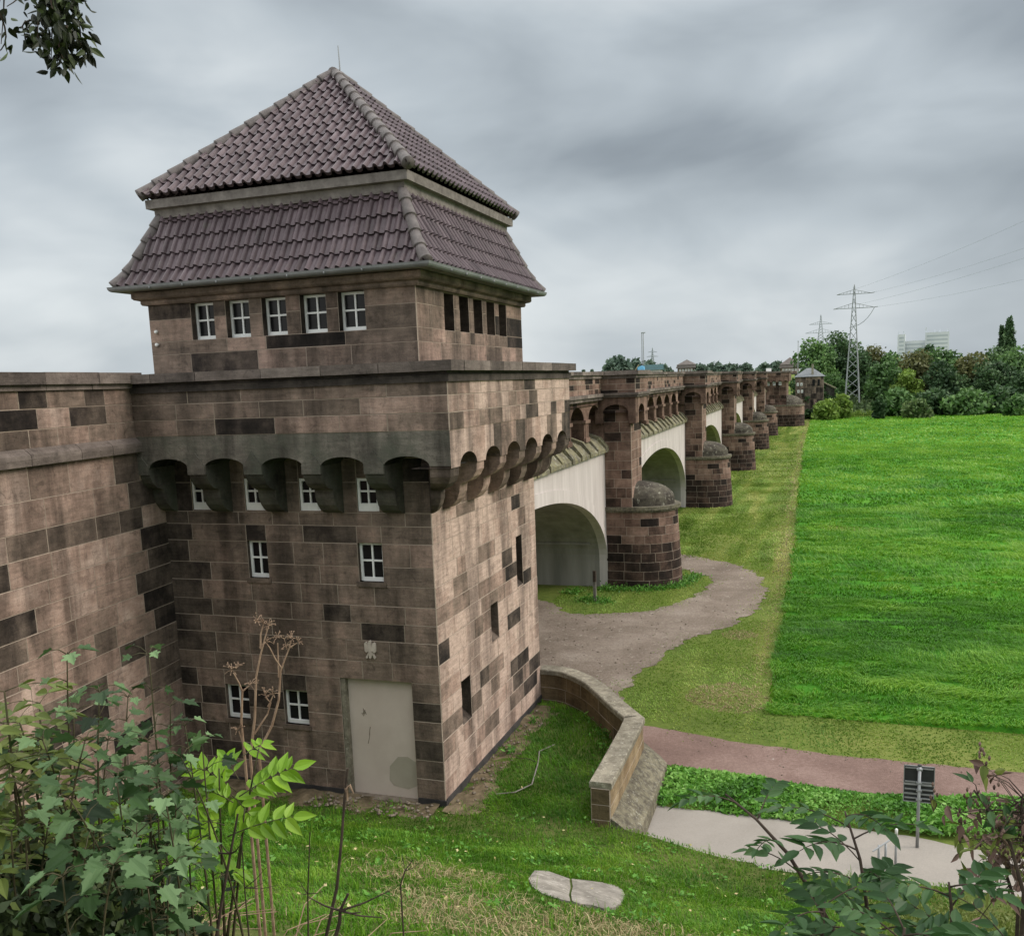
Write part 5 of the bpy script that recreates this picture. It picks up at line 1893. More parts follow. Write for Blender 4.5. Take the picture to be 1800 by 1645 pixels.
# dry umbels and bare stems
DRY = [
    ('tall dry umbel stem forking towards the tower wall, left of the small window',
     [[(440, 1330, 6.4), (448, 1260, 6.4), (450, 1190, 6.4), (458, 1150, 6.4), (466, 1120, 6.4), (472, 1100, 6.4)], [(458, 1140, 6.4), (458, 1115, 6.4), (463, 1097, 6.4)], [(447, 1290, 6.4), (470, 1255, 6.4), (476, 1235, 6.4), (466, 1225, 6.4)], [(471, 1242, 6.4), (480, 1222, 6.4)]],
     [(472, 1100, 6.4), (463, 1096, 6.4), (452, 1092, 6.4), (466, 1222, 6.4), (480, 1220, 6.4)]),
    ('dry umbel stem with a wide fork, in front of the window beside the walled-up door',
     [[(455, 1320, 6.6), (478, 1275, 6.6), (490, 1230, 6.6), (493, 1180, 6.6), (500, 1160, 6.6), (508, 1140, 6.6), (512, 1125, 6.6)], [(495, 1174, 6.6), (484, 1158, 6.6), (474, 1138, 6.6), (468, 1130, 6.6)], [(509, 1138, 6.6), (522, 1130, 6.6)], [(490, 1190, 6.6), (488, 1130, 6.6)]],
     [(512, 1122, 6.6), (524, 1128, 6.6), (468, 1128, 6.6), (488, 1120, 6.6), (503, 1135, 6.6)]),
    ('shorter dry stem with a curled head, in front of the leftmost ground-floor window',
     [[(430, 1330, 6.2), (424, 1270, 6.2), (426, 1215, 6.2), (420, 1200, 6.2), (410, 1182, 6.2)], [(426, 1215, 6.2), (438, 1205, 6.2)], [(428, 1310, 6.2), (420, 1285, 6.2)]],
     [(408, 1178, 6.2), (416, 1174, 6.2), (440, 1203, 6.2), (418, 1282, 6.2)])]
for lab, lines, heads in DRY:
    p0 = at(*lines[0][0])
    g0 = np.array([p0[0], p0[1], gz(p0[0], p0[1]) - 0.03])
    root = empty('dry_umbel', tuple(g0), lab, 'dead plant', 'dry umbel stems')
    m = MB()
    for i, ln in enumerate(lines):
        pts = [at(*p) for p in ln]
        if i == 0:
            pts = [g0] + pts
        m.tube(pts, list(np.linspace(0.011 if i == 0 else 0.007, 0.004, len(pts))), 6)
    m.build('stem', 'dry_stem', root)
    for hd in heads:
        m = MB()
        c = at(*hd)
        for _ in range(11):
            v = unit(1, RP_, 0.5)[0] * RP_.uniform(0.025, 0.06)
            m.tube([c, c + v * 0.6 + np.array([0, 0, 0.008]), c + v], [0.002, 0.0018, 0.0015], 4)
            m.tube([c + v, c + v * 1.1], [0.005, 0.003], 5)
        m.build('seed_head', 'dry_stem', root)
BARE = [
    ('long dark stem with a torn orange tip, leaning before the walled-up door', [(570, 1660, 4.9), (592, 1560, 4.9), (600, 1480, 4.9), (606, 1400, 4.9), (611, 1350, 4.9)], 0.011, True),
    ('thin dark stem standing alone, left of the leaning broken one', [(542, 1650, 5.0), (541, 1570, 5.0), (545, 1462, 5.0)], 0.006, False),
    ('bare brown stem below the bright green sapling', [(380, 1650, 4.6), (392, 1570, 4.6), (405, 1500, 4.6), (418, 1430, 4.6)], 0.010, False),
    ('dark forked dead stump with side twigs at the bottom edge', [(585, 1665, 4.5), (597, 1620, 4.5), (598, 1600, 4.5), (612, 1570, 4.5)], 0.013, False),
    ('thin grey stem right of the bare brown one', [(438, 1650, 4.4), (430, 1560, 4.4), (424, 1470, 4.4)], 0.005, False),
    ('short dark twig poking from the dry grass, right of the others', [(704, 1555, 5.6), (712, 1530, 5.6), (726, 1510, 5.6)], 0.006, False)]
for lab, ln, r_, torn in BARE:
    pts = [at(*p) for p in ln]
    g0 = np.array([pts[0][0], pts[0][1], gz(pts[0][0], pts[0][1]) - 0.03])
    root = empty('bare_stem', tuple(g0), lab, 'dead plant', 'bare stems on the bank')
    m = MB()
    m.tube([g0] + pts, list(np.linspace(r_, r_ * 0.5, len(pts) + 1)), 6)
    m.build('stem', 'dark_twig', root)
    m = MB()
    if torn:
        a = at(609, 1385, 4.9)
        m.tube([a + np.array([0, 0, -0.07]), a, a + np.array([0.02, 0, 0.02]), a + np.array([0.035, 0.01, -0.03])], [0.006, 0.012, 0.009, 0.003], 5)
        m.build('torn_bark', 'dry_stem', root)
    else:
        p = pts[-2]
        for k in range(3 if 'forked' not in lab else 6):
            v = np.array([RP_.normal() * 0.1, RP_.normal() * 0.05, abs(RP_.normal()) * 0.06])
            if 'forked' in lab and k == 0:
                v = at(672, 1612, 4.5) - p
            m.tube([p, p + v * 0.5 + np.array([0, 0, -0.01]), p + v], [r_ * 0.5, r_ * 0.35, r_ * 0.2], 5)
        m.build('side_twig', 'dark_twig', root)
# brambles, dead stalks and dark litter under the thicket
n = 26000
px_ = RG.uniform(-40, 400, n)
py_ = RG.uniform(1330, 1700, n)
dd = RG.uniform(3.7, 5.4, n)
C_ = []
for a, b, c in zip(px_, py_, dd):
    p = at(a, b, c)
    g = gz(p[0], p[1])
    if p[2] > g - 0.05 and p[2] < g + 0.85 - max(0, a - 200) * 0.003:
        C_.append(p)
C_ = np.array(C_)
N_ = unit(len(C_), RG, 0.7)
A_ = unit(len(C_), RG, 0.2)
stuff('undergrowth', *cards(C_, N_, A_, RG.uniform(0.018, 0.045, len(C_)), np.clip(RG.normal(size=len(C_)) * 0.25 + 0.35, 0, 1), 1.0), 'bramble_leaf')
m = MB()
for k in range(420):
    p = at(RG.uniform(-60, 620), RG.uniform(1480, 1690), RG.uniform(3.8, 6.0))
    g = np.array([p[0], p[1], gz(p[0], p[1])])
    a = RG.uniform(0, 2 * PI)
    L = RG.uniform(0.2, 0.75)
    v = np.array([math.cos(a), math.sin(a), RG.uniform(0.05, 0.7)])
    m.tube([g, g + v * L * 0.5 + np.array([0, 0, 0.08]), g + v * L * np.array([1, 1, 0.6])], [0.0045, 0.004, 0.0025], 4)
tag(m.build('dead_stalks', 'dry_stem'), kind='stuff')

# ------------------------------------------------------------------ the tree whose twigs hang in at the top left
T0 = np.array([-0.6, -15.2])
root = empty('overhanging_tree', (T0[0], T0[1], gz(*T0)), 'tree standing beside the viewer, only its dark hanging twigs show at top left', 'tree')
m = MB()
g0 = np.array([T0[0], T0[1], gz(*T0) - 0.1])
m.tube([g0, g0 + [0.05, 0.05, 1.5], g0 + [0.1, 0.15, 3.4], g0 + [0.1, 0.2, 5.5], g0 + [0.2, 0.3, 8.0]], [0.27, 0.21, 0.17, 0.11, 0.03], 10)
hubs = [at(95, -55, 5.0), at(40, -40, 5.3), at(0, -5, 4.6)]
l0 = g0 + np.array([0.1, 0.18, 4.2])
for h_ in hubs:
    m.tube(list(bez(l0, (l0 + h_) / 2 + np.array([0, 0, 1.0]), h_ + np.array([0, 0, 0.12]), 10)), list(np.linspace(0.07, 0.008, 10)), 6)
for k in range(12):
    a = k * 2.4
    e = g0 + np.array([0.15, 0.2, 3.8 + 0.33 * k]) + np.array([math.cos(a), math.sin(a), 0.7]) * 1.5 * (0.6 if math.sin(a) > 0.3 or math.cos(a) > 0.3 else 1)
    m.tube(list(bez(g0 + np.array([0.1, 0.2, 3.2 + 0.33 * k]), (g0 + e) / 2 + np.array([0, 0, 2.0 + 0.2 * k]), e, 7)), list(np.linspace(0.05, 0.012, 7)), 5)
m.build('trunk', 'bark', root, smooth=True)
lm = MB()
for (ax, ay, bx, by, d_, n_) in ((95, -55, 100, 118, 5.0, 80), (80, -40, 72, 80, 5.05, 55), (110, -50, 138, 108, 4.95, 80), (105, -40, 118, 60, 5.0, 70), (95, -20, 90, 105, 5.1, 60), (100, 40, 150, 92, 5.0, 34), (90, 40, 64, 88, 5.0, 26), (100, 50, 122, 120, 5.0, 40),
                                 (30, -40, 12, 12, 5.3, 9), (0, -10, 2, 78, 4.6, 5), (-25, -20, -8, 95, 4.6, 8), (110, -50, 140, 20, 5.0, 20)):
    p, q = at(ax, ay, d_), at(bx, by, d_ + RP_.normal() * 0.1)
    C = bez(p, (p + q) / 2 + RP_.normal(size=3) * 0.06, q, 8)
    tw = MB()
    tw.tube(list(C), list(np.linspace(0.006, 0.0018, 8)), 4)
    tw.build('twig', 'dark_twig', root)
    for k in range(n_):
        t = RP_.uniform(0.1, 1.0) * 7
        i = min(6, int(t))
        b_ = C[i] + (C[i + 1] - C[i]) * (t - i) + RP_.normal(size=3) * 0.022
        add_leaf(lm, b_, RP_.normal(size=3) * 0.8 + np.array([0.15, 0, -0.9]), RP_.normal(size=3), RP_.uniform(0.04, 0.07), 'lance', RP_.uniform(0.0, 1.0) ** 2, 0.15, 0.2)
lm.build('hanging_leaves', 'overhang_leaf', root)
n = 5200
c0 = g0 + np.array([-0.3, -0.4, 6.6])
q = unit(n, RP_) * (RP_.random((n, 1)) ** 0.35) * np.array([2.5, 2.5, 2.7])
C_ = c0 + q
ok = ~in_view(C_, 160)
C_ = C_[ok]
V, lo_, st_, tn_ = cards(C_, unit(len(C_), RP_, 0.5), unit(len(C_), RP_, -0.3), RP_.uniform(0.07, 0.13, len(C_)), RP_.random(len(C_)), 1.2)
mesh_obj('crown', V, lo_, st_, tn_, 'overhang_leaf', root)

# ------------------------------------------------------------------ things on the ground nearby
p = onz(1612, 1490)
SG = empty('traffic_sign', (p[0], p[1], -0.5), 'road sign seen from behind, three dark panels on one grey post beside the path', 'sign')
sx0, sy0 = p[0], p[1]
m = MB()
m.tube([(sx0, sy0, -0.62), (sx0, sy0, 0.98)], 0.028, 10)
m.build('post', 'steel_grey', SG, smooth=True)
m = MB()
m.tube([(sx0, sy0, 0.98), (sx0, sy0, 1.0), (sx0, sy0, 1.012)], [0.034, 0.034, 0.012], 10)
m.build('post_cap', 'sign_back', SG)
for z0, z1 in ((0.648, 0.955), (0.475, 0.617), (0.325, 0.450)):
    m = MB()
    m.box(sx0 - 0.235, sy0 + 0.045, z0, sx0 + 0.235, sy0 + 0.05, z1)
    pn = m.build('panel', 'sign_back', SG)
    m = MB()
    r_ = 0.012
    m.box(sx0 - 0.24, sy0 + 0.036, z0 - r_, sx0 + 0.24, sy0 + 0.05, z0 + 0.002)
    m.box(sx0 - 0.24, sy0 + 0.036, z1 - 0.002, sx0 + 0.24, sy0 + 0.05, z1 + r_)
    m.box(sx0 - 0.243, sy0 + 0.035, z0 - r_, sx0 - 0.231, sy0 + 0.05, z1 + r_)
    m.box(sx0 + 0.231, sy0 + 0.035, z0 - r_, sx0 + 0.243, sy0 + 0.05, z1 + r_)
    m.build('rim', 'steel_grey', pn)
    for zz_ in ((z0 + 0.03, z1 - 0.03) if z1 - z0 > 0.2 else ((z0 + z1) / 2,)):
        m = MB()
        m.box(sx0 - 0.22, sy0 + 0.028, zz_ - 0.011, sx0 + 0.22, sy0 + 0.046, zz_ + 0.011)
        m.box(sx0 - 0.045, sy0 - 0.032, zz_ - 0.014, sx0 + 0.045, sy0 + 0.04, zz_ + 0.014)
        m.build('clamp_rail', 'steel_grey', pn)
m = MB()
m.box(sx0 + 0.14, sy0 + 0.041, 0.53, sx0 + 0.2, sy0 + 0.0448, 0.552)
m.build('sticker', 'white_paint', SG)
# barrier of steel hoops at the end of the path
for i, (px_, py_, h_, wh) in enumerate(((1574, 1522, 0.56, True), (1556, 1524, 0.42, False), (1544, 1527, 0.42, False))):
    q = onz(px_, py_)
    root = empty('barrier_post', (q[0], q[1], -0.5), ('grey steel post with a white top at the end of the path barrier', 'middle grey steel post of the path barrier', 'grey steel post of the path barrier farthest from the sign')[i], 'post', 'posts of the path barrier')
    m = MB()
    m.tube([(q[0], q[1], -0.62), (q[0], q[1], -0.5 + h_)], 0.02, 8)
    m.build('post', 'steel_grey', root, smooth=True)
    if wh:
        m = MB()
        m.tube([(q[0], q[1], -0.5 + h_), (q[0], q[1], -0.5 + h_ + 0.09), (q[0], q[1], -0.5 + h_ + 0.105)], [0.024, 0.024, 0.012], 8)
        m.build('white_cap', 'white_paint', root, smooth=True)
        m = MB()
        a = onz(1544, 1527)
        m.tube([(q[0] - 0.02, q[1], -0.5 + h_ - 0.04), (a[0] - 0.1, a[1] - 0.12, -0.5 + 0.36)], 0.014, 6)
        m.build('slanting_rail', 'steel_grey', root)
q = onz(1046, 1057)
root = empty('wooden_post', (q[0], q[1], -0.5), 'thin weathered wooden post standing in the grass before the first arch', 'post')
m = MB()
m.box(q[0] - 0.05, q[1] - 0.05, -0.65, q[0] + 0.05, q[1] + 0.05, 0.62)
m.build('post', 'old_wood', root)
m = MB()
m.box(q[0] - 0.055, q[1] - 0.055, 0.25, q[0] + 0.055, q[1] + 0.055, 0.66)
m.build('dark_top', 'dark_twig', root)
# stone slab lying on the bank
sl = on_bank(1012, 1572)
sl = np.array([sl[0], sl[1], gz(sl[0], sl[1])])
root = empty('stone_slab', tuple(sl), 'flat cracked stone slab lying in the grass at the bottom of the picture', 'slab')
rs_ = np.random.default_rng(8)


sp_ = [on_bank(*p_) for p_ in ((932, 1546), (1002, 1545), (1094, 1566), (1062, 1602), (1003, 1587), (950, 1570))]
SLAB_PLANE = np.linalg.lstsq(np.array([[q_[0], q_[1], 1.0] for q_ in sp_]), np.array([q_[2] for q_ in sp_]), rcond=None)[0]


def slab_part(pix, name):
    mm = MB()
    top = [on_bank(*p_) for p_ in pix]
    top = [np.array([q_[0], q_[1], float(np.array([q_[0], q_[1], 1.0]) @ SLAB_PLANE) + 0.03 + rs_.normal() * 0.004]) for q_ in top]
    c = np.mean(top, 0)
    n_ = len(top)
    inn = [t_ * 0.8 + c * 0.2 + np.array([0, 0, 0.018 + rs_.normal() * 0.005]) for t_ in top]
    c = c + np.array([0, 0, 0.02])
    for i in range(n_):
        j = (i + 1) % n_
        mm.poly([inn[i], inn[j], c])
        mm.poly([top[i], top[j], inn[j], inn[i]])
        mm.poly([top[i] - np.array([0, 0, 0.15]), top[j] - np.array([0, 0, 0.15]), top[j], top[i]])
    mm.build(name, 'concrete_slab', root)


slab_part([(929, 1548), (940, 1538), (962, 1536), (982, 1541), (1001, 1545), (1003, 1560), (1000, 1574), (1003, 1587), (985, 1583), (968, 1577), (950, 1570), (936, 1560)], 'slab_piece')
slab_part([(1005, 1546), (1030, 1548), (1060, 1552), (1082, 1557), (1094, 1565), (1098, 1576), (1092, 1590), (1080, 1600), (1062, 1603), (1040, 1596), (1020, 1592), (1006, 1587), (1004, 1574), (1007, 1560)], 'slab_piece')
# fallen branch on the lawn beside the tower
root = empty('fallen_branch', (1.35, 2.6, 0.0), 'pale bent fallen branch lying on the lawn beside the tower', 'branch')
m = MB()
bp_ = [onz(*q_, 0.06) for q_ in ((872, 1395), (905, 1392), (935, 1378), (946, 1340), (948, 1320), (975, 1308))]
m.tube(bp_, [0.008, 0.012, 0.014, 0.015, 0.013, 0.008], 6)
m.build('limb', 'old_wood', root)
m = MB()
m.tube([bp_[3], bp_[3] + np.array([-0.25, 0.1, 0.02]), bp_[3] + np.array([-0.5, 0.12, 0.0])], [0.009, 0.007, 0.004], 5)
m.build('side_limb', 'dark_twig', root)

# ------------------------------------------------------------------ the far bank
RT_ = np.random.default_rng(303)
ALLT = []


def tree(name, x, y, h, w, mat, label, cat='tree', group=None, cardsz=0.33, n=1500, lobes=9, base=None, trunk=0.18, shape='round', gaps=0.0):
    z = float(field_h(np.array(x), np.array(y))) if base is None else base
    root = empty(name, (x, y, z), label, cat, group)
    m = MB()
    tr = max(0.12, h * 0.022)
    lean = RT_.normal() * 0.04 * h
    m.tube([(x, y, z - 0.4), (x + lean * 0.3, y, z + h * 0.25), (x + lean * 0.6, y, z + h * 0.55), (x + lean, y, z + h * 0.85)], [tr * 1.2, tr, tr * 0.6, tr * 0.15], 7)
    L = []
    for k in range(lobes):
        t = (k + 0.5) / lobes
        a = k * 2.4 + RT_.random()
        if shape == 'spire':
            zz_ = z + h * (0.08 + 0.88 * t)
            r = w * 0.5 * (0.45 + 0.75 * math.sin(PI * min(1, 0.25 + t * 0.72)))
            c = np.array([x + math.cos(a) * r * 0.25, y + math.sin(a) * r * 0.25, zz_])
            R3 = np.array([r * 0.75, r * 0.75, h * 0.11])
        else:
            zz_ = z + h * (trunk + (0.94 - trunk) * t)
            r = w * 0.5 * math.sqrt(max(0.08, 1 - (2 * (t * 0.92 + 0.04) - 0.85) ** 2)) * RT_.uniform(0.55, 0.85)
            c = np.array([x + math.cos(a) * r, y + math.sin(a) * r, zz_])
            R3 = np.array([1, 1, 0.8]) * w * RT_.uniform(0.2, 0.31)
        L.append((c, R3, RT_.normal() * 0.10))
        m.tube([(x + lean * 0.4, y, z + h * max(0.15, 0.7 * t)), tuple((c + np.array([x, y, zz_])) / 2), tuple(c)], [tr * 0.4, tr * 0.25, tr * 0.1], 5)
    if shape != 'spire':
        for k in range(3):
            L.append((np.array([x, y, z + h * (trunk + 0.18 + 0.2 * k)]), np.array([1, 1, 0.85]) * w * (0.33 - 0.03 * k), -0.08))
    m.build('trunk', 'bark', root, smooth=True)
    C_, T_ = [], []
    per = int(n * 2.3) // len(L)
    for (c, R3, tv) in L:
        q = unit(per, RT_) * (RT_.random((per, 1)) ** 0.28) * R3
        q += RT_.normal(size=q.shape) * R3 * 0.12
        keep = RT_.random(per) > gaps
        C_.append((c + q)[keep])
        T_.append((0.46 + tv + RT_.normal(size=per) * 0.16)[keep])
    C_ = np.concatenate(C_)
    T_ = np.clip(np.concatenate(T_), 0, 1)
    N_ = unit(len(C_), RT_, 1.0)
    A_ = unit(len(C_), RT_, -0.2)
    V, lo_, st_, tn_ = cards(C_, N_, A_, RT_.uniform(0.6, 1.3, len(C_)) * cardsz, T_, 1.3)
    mesh_obj('crown', V, lo_, st_, tn_, mat, root)
    return root


def px2(px_, d_):
    q = at(px_, 700, d_)
    return q[0], q[1]


def zof(py_, px_, d_):
    return at(px_, py_, d_)[2]


def tree_px(px_, py_top, wpx, d_, mat, label, **k):
    """tree whose crown tops out at a pixel height, wpx pixels wide, d_ metres away"""
    x, y = px2(px_, d_)
    z0 = k.pop('base', None)
    z0 = float(field_h(np.array(x), np.array(y))) if z0 is None else z0
    nm = k.pop('name', 'broadleaf_tree')
    return tree(nm, x, y, zof(py_top, px_, d_) - z0, wpx * d_ / FPX, mat, label, base=z0, **k)


GT = 'trees on the far bank'
for a in (
    (1432, 600, 70, 196, 'tree_green', 'tall green tree beside the far gatehouse, leftmost of the far bank', 2600, 13),
    (1470, 592, 74, 204, 'tree_dark', 'dark green tree left of the lattice pylon, the highest of its clump', 2600, 13),
    (1505, 618, 56, 200, 'tree_dark', 'dark tree directly behind the lattice pylon', 1600, 9),
    (1530, 612, 56, 206, 'tree_olive', 'brownish green tree right of the lattice pylon', 1600, 9),
    (1420, 645, 46, 190, 'tree_dark', 'dark lower tree behind the slate-roofed house', 1200, 8),
    (1462, 660, 50, 190, 'tree_green', 'lower green tree left of the pylon foot', 1200, 8),
    (1562, 622, 60, 205, 'tree_green', 'green tree left of the white tower block', 1600, 9),
    (1556, 640, 62, 189, 'tree_green', 'round green tree in front of the rest, right of the pylon', 2000, 11),
    (1610, 622, 66, 195, 'tree_olive', 'olive-coloured tree below the white tower block', 2000, 11),
    (1592, 650, 46, 185, 'tree_lime', 'yellowish green tree between two darker ones, below the tower block', 1300, 9),
    (1655, 618, 72, 197, 'tree_green', 'tall green tree right below the white tower block', 2200, 12),
    (1660, 640, 56, 187, 'tree_dark', 'dark green tree in front, right of the tower block', 1700, 10),
    (1706, 628, 60, 194, 'tree_olive', 'golden-tinged tree left of the poplar', 2000, 11),
    (1628, 606, 40, 215, 'tree_dark', 'dark tree top just under the white tower block', 1000, 8),
    (1742, 618, 62, 205, 'tree_dark', 'dark tree behind the foot of the poplar', 1700, 9),
    (1745, 640, 66, 189, 'tree_dark', 'dark green tree in front of the poplar', 2000, 11),
    (1790, 618, 74, 196, 'tree_green', 'large green tree at the right edge of the picture', 2200, 12),
    (1795, 655, 56, 186, 'tree_dark', 'dark tree low at the right edge of the picture', 1500, 9),
    (1845, 612, 80, 195, 'tree_green', 'tree just beyond the right edge of the picture', 1400, 9)):
    tree_px(a[0], a[1], a[2], a[3], a[4], a[5], n=a[6], lobes=a[7], cat='tree', group=GT, trunk=0.12, gaps=0.06)
tree_px(1769, 562, 20, 210, 'tree_dark', 'tall narrow poplar with a split top rising above the other trees', name='poplar_tree', shape='spire', n=1800, lobes=13)
tree_px(1757, 574, 15, 211, 'tree_dark', 'shorter narrow poplar leaning against the tall one', name='poplar_tree', shape='spire', n=900, lobes=10)
# shrubs at the foot of the trees
GS = 'shrubs along the far edge of the meadow'
for a in ((1478, 698, 34, 172, 'tree_lime', 'yellow-green shrub at the meadow edge, left of the pylon foot'),
          (1452, 708, 40, 168, 'tree_lime', 'low yellowish shrub where the mown strip ends'),
          (1420, 690, 44, 172, 'tree_dark', 'dark shrub below the slate-roofed house'),
          (1437, 683, 46, 176, 'tree_dark', 'dark rounded shrub right of the end bastion'),
          (1545, 698, 16, 167, 'tree_dark', 'small dark upright shrub standing at the meadow edge'),
          (1575, 690, 56, 176, 'tree_green', 'wide green shrub in the middle of the far bank'),
          (1612, 708, 40, 168, 'scrub', 'grey-green shrub in the scrub left of the dark slope'),
          (1640, 690, 60, 178, 'tree_dark', 'wide dark shrub below the tower block'),
          (1700, 690, 64, 176, 'tree_green', 'wide green shrub below the golden-tinged tree'),
          (1785, 700, 34, 170, 'tree_green', 'green shrub at the right end of the meadow edge'),
          (1750, 686, 60, 180, 'tree_dark', 'dark shrub below the poplars')):
    tree_px(a[0], a[1], a[2], a[3], a[4], a[5], n=900, lobes=9, cat='shrub', group=GS, name='far_shrub', trunk=0.05, cardsz=0.42)
n = 15000
x, y = scatter(n, 2.5, 62, 163.5, 190, RT_)
hgt = 0.5 + 2.2 * fbm(x, y, 0.13, 111) * np.clip((y - 163) / 5, 0.15, 1)
P = np.stack([x, y, field_h(x, y) + hgt * RT_.random(n) ** 0.6], 1)
tn = np.clip(0.42 + 1.2 * (fbm(x, y, 0.16, 113) - 0.5) + RT_.normal(size=n) * 0.15, 0, 1)
stuff('scrub', *cards(P, unit(n, RT_, 0.5), unit(n, RT_, 0.2), RT_.uniform(0.25, 0.55, n), tn, 1.2), 'scrub')
n = 7000
x, y = scatter(n, 2.5, 62, 162.2, 165.0, RT_)
P = np.stack([x, y, -0.5 + RT_.random(n) * (0.2 + 0.7 * fbm(x, y, 0.5, 115))], 1)
stuff('dry_reeds', *blades(P - np.array([0, 0, 0.1]), RT_.uniform(0.4, 1.0, n), np.full(n, 0.09), RT_.normal(size=(n, 3)) * np.array([.4, .4, 0]), np.clip(RT_.normal(size=n) * 0.25 + 0.3, 0, 1), RT_), 'mown_blade')
# woods far behind the bridge
GF = 'distant trees behind the bridge'
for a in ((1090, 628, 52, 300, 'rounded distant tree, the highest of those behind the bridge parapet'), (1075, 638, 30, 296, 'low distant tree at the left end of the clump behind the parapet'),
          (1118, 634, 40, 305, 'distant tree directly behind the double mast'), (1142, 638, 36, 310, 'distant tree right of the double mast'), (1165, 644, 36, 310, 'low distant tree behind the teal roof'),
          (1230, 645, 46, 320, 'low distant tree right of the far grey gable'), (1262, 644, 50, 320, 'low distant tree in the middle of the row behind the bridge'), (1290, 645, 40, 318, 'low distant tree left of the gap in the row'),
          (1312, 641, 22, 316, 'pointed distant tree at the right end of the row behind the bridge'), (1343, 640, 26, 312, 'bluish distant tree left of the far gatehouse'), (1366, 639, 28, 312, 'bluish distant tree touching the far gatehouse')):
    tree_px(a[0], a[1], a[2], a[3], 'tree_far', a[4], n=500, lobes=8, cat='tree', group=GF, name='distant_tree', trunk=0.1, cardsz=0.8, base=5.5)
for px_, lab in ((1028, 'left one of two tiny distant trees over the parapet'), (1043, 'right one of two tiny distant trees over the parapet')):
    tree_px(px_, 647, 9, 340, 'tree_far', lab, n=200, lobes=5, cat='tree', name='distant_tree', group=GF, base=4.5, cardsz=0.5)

# far gatehouses


def far_gate(px_, d_, apex_py, label, s=1.0):
    x, y = px2(px_, d_)
    zc = zof(655, px_, d_)
    za = zof(apex_py, px_, d_)
    root = empty('far_gatehouse', (x, y, 0), label, 'tower', 'far gatehouses')
    h = 2.6 * s
    m = MB()
    rr = np.random.default_rng(4)
    for f_, a0, a1 in ((lambda u, v, d: (x + u, y - h - d, v), -h, h), (lambda u, v, d: (x + h + d, y + u, v), -h, h)):
        stones(m, f_, a0, a1, [0, 2, 4, 5, 6, 7, zc, zc + 0.7, zc + 1.5 * s], 0.8, 1.6, toneC, rr)
    m.poly([(x - h, y - h, 0), (x - h, y + h, 0), (x - h, y + h, zc + 1.5), (x - h, y - h, zc + 1.5)], 0.5)
    m.build('wall', 'sandstone', root)
    m = MB()
    rect = (x - h, y - h, x + h, y + h)
    e = zc + 1.45 * s
    ring(m, [(0.0, e - 0.1), (0.45, e), (0.15, e + 0.9), (0.25, e + 0.95), (0.25, e + 1.05), (-h + 0.02, za)], rect, 0.5)
    m.build('roof', 'far_roof', root)
    m = MB()
    m.box(x - h - 0.6, y - h - 0.6, zc - 0.4, x + h + 0.6, y + h + 0.6, zc - 0.1)
    m.build('coping', 'coping_stone', root)
    for k in range(5):
        u = -1.8 * s + 0.9 * s * k
        window(root, lambda uu, v, d: (x + uu, y - h - d, v), (u - 0.28, zc + 0.4, u + 0.28, zc + 1.2), -0.06, 0.08, 0.1)


far_gate(1388, 300, 628, 'small far gatehouse with a steep roof and white windows beyond the end of the bridge')
far_gate(1208, 320, 632, 'grey far gatehouse gable peeking over the bridge parapet', 1.05)
# slate-roofed house on the far bank
x, y = px2(1424, 172)
zb, ze, za = 2.0, zof(662, 1424, 172), zof(647, 1424, 172)
HS = empty('stone_house', (x, y, zb), 'small stone house with a grey slate hipped roof at the far end of the bridge', 'house')
m = MB()
rr = np.random.default_rng(6)
stones(m, lambda u, v, d: (x + u, y - 2.0 - d, v), -2.4, 2.2, [zb - 1, zb + 1, zb + 2, zb + 3, ze - 1.2, ze - 0.6, ze], 0.5, 1.1, lambda u, v, r: r.uniform(0.15, 0.6), rr)
stones(m, lambda u, v, d: (x + 2.2 + d, y + u, v), -2.0, 2.4, [zb - 1, zb + 1, zb + 2, zb + 3, ze - 1.2, ze - 0.6, ze], 0.5, 1.1, lambda u, v, r: r.uniform(0.15, 0.6), rr)
m.build('wall', 'sandstone', HS)
m = MB()
R4 = [(x - 2.7, y - 2.3, ze), (x + 2.5, y - 2.3, ze), (x + 2.5, y + 2.7, ze), (x - 2.7, y + 2.7, ze)]
A1, A2 = (x - 0.6, y + 0.2, za), (x + 0.4, y + 0.2, za)
m.poly([R4[0], R4[1], A2, A1])
m.poly([R4[1], R4[2], A2])
m.poly([R4[2], R4[3], A1, A2])
m.poly([R4[3], R4[0], A1])
m.poly(R4)
m.build('roof', 'slate', HS)
m = MB()
m.box(x + 0.2, y - 1.7, ze, x + 0.55, y - 1.35, zof(640, 1421, 170))
m.build('chimney', 'cap_stone', HS)
for u in (0.6, 1.4):
    m = MB()
    m.box(x + u - 0.2, y - 2.05, ze - 1.6, x + u + 0.2, y - 1.98, ze - 0.5)
    m.build('doorway', 'window_glass', HS)
for u, zz_ in ((-2.0, 1.0), (-1.4, 1.0), (-1.9, 2.2), (-1.3, 2.2)):
    window(HS, lambda uu, v, d: (x + uu, y - 2.0 - d, v), (u - 0.17, ze - zz_ - 0.5, u + 0.17, ze - zz_), -0.05, 0.05, 0.07)
x2, y2 = px2(1450, 176)
root = empty('lean_to_shed', (x2, y2, 2.5), 'low shed with a mossy sloping roof right of the stone house', 'shed')
m = MB()
z1_, z2_ = zof(665, 1440, 176), zof(683, 1462, 176)
m.prism([(x2 - 1.6, 1.5), (x2 + 1.6, 1.5), (x2 + 1.6, z2_ - 0.1), (x2 - 1.6, z1_ - 0.1)], lambda p, s: (p[0], s, p[1]), y2, y2 + 3, 0.4)
m.build('wall', 'sandstone_mossy', root)
m = MB()
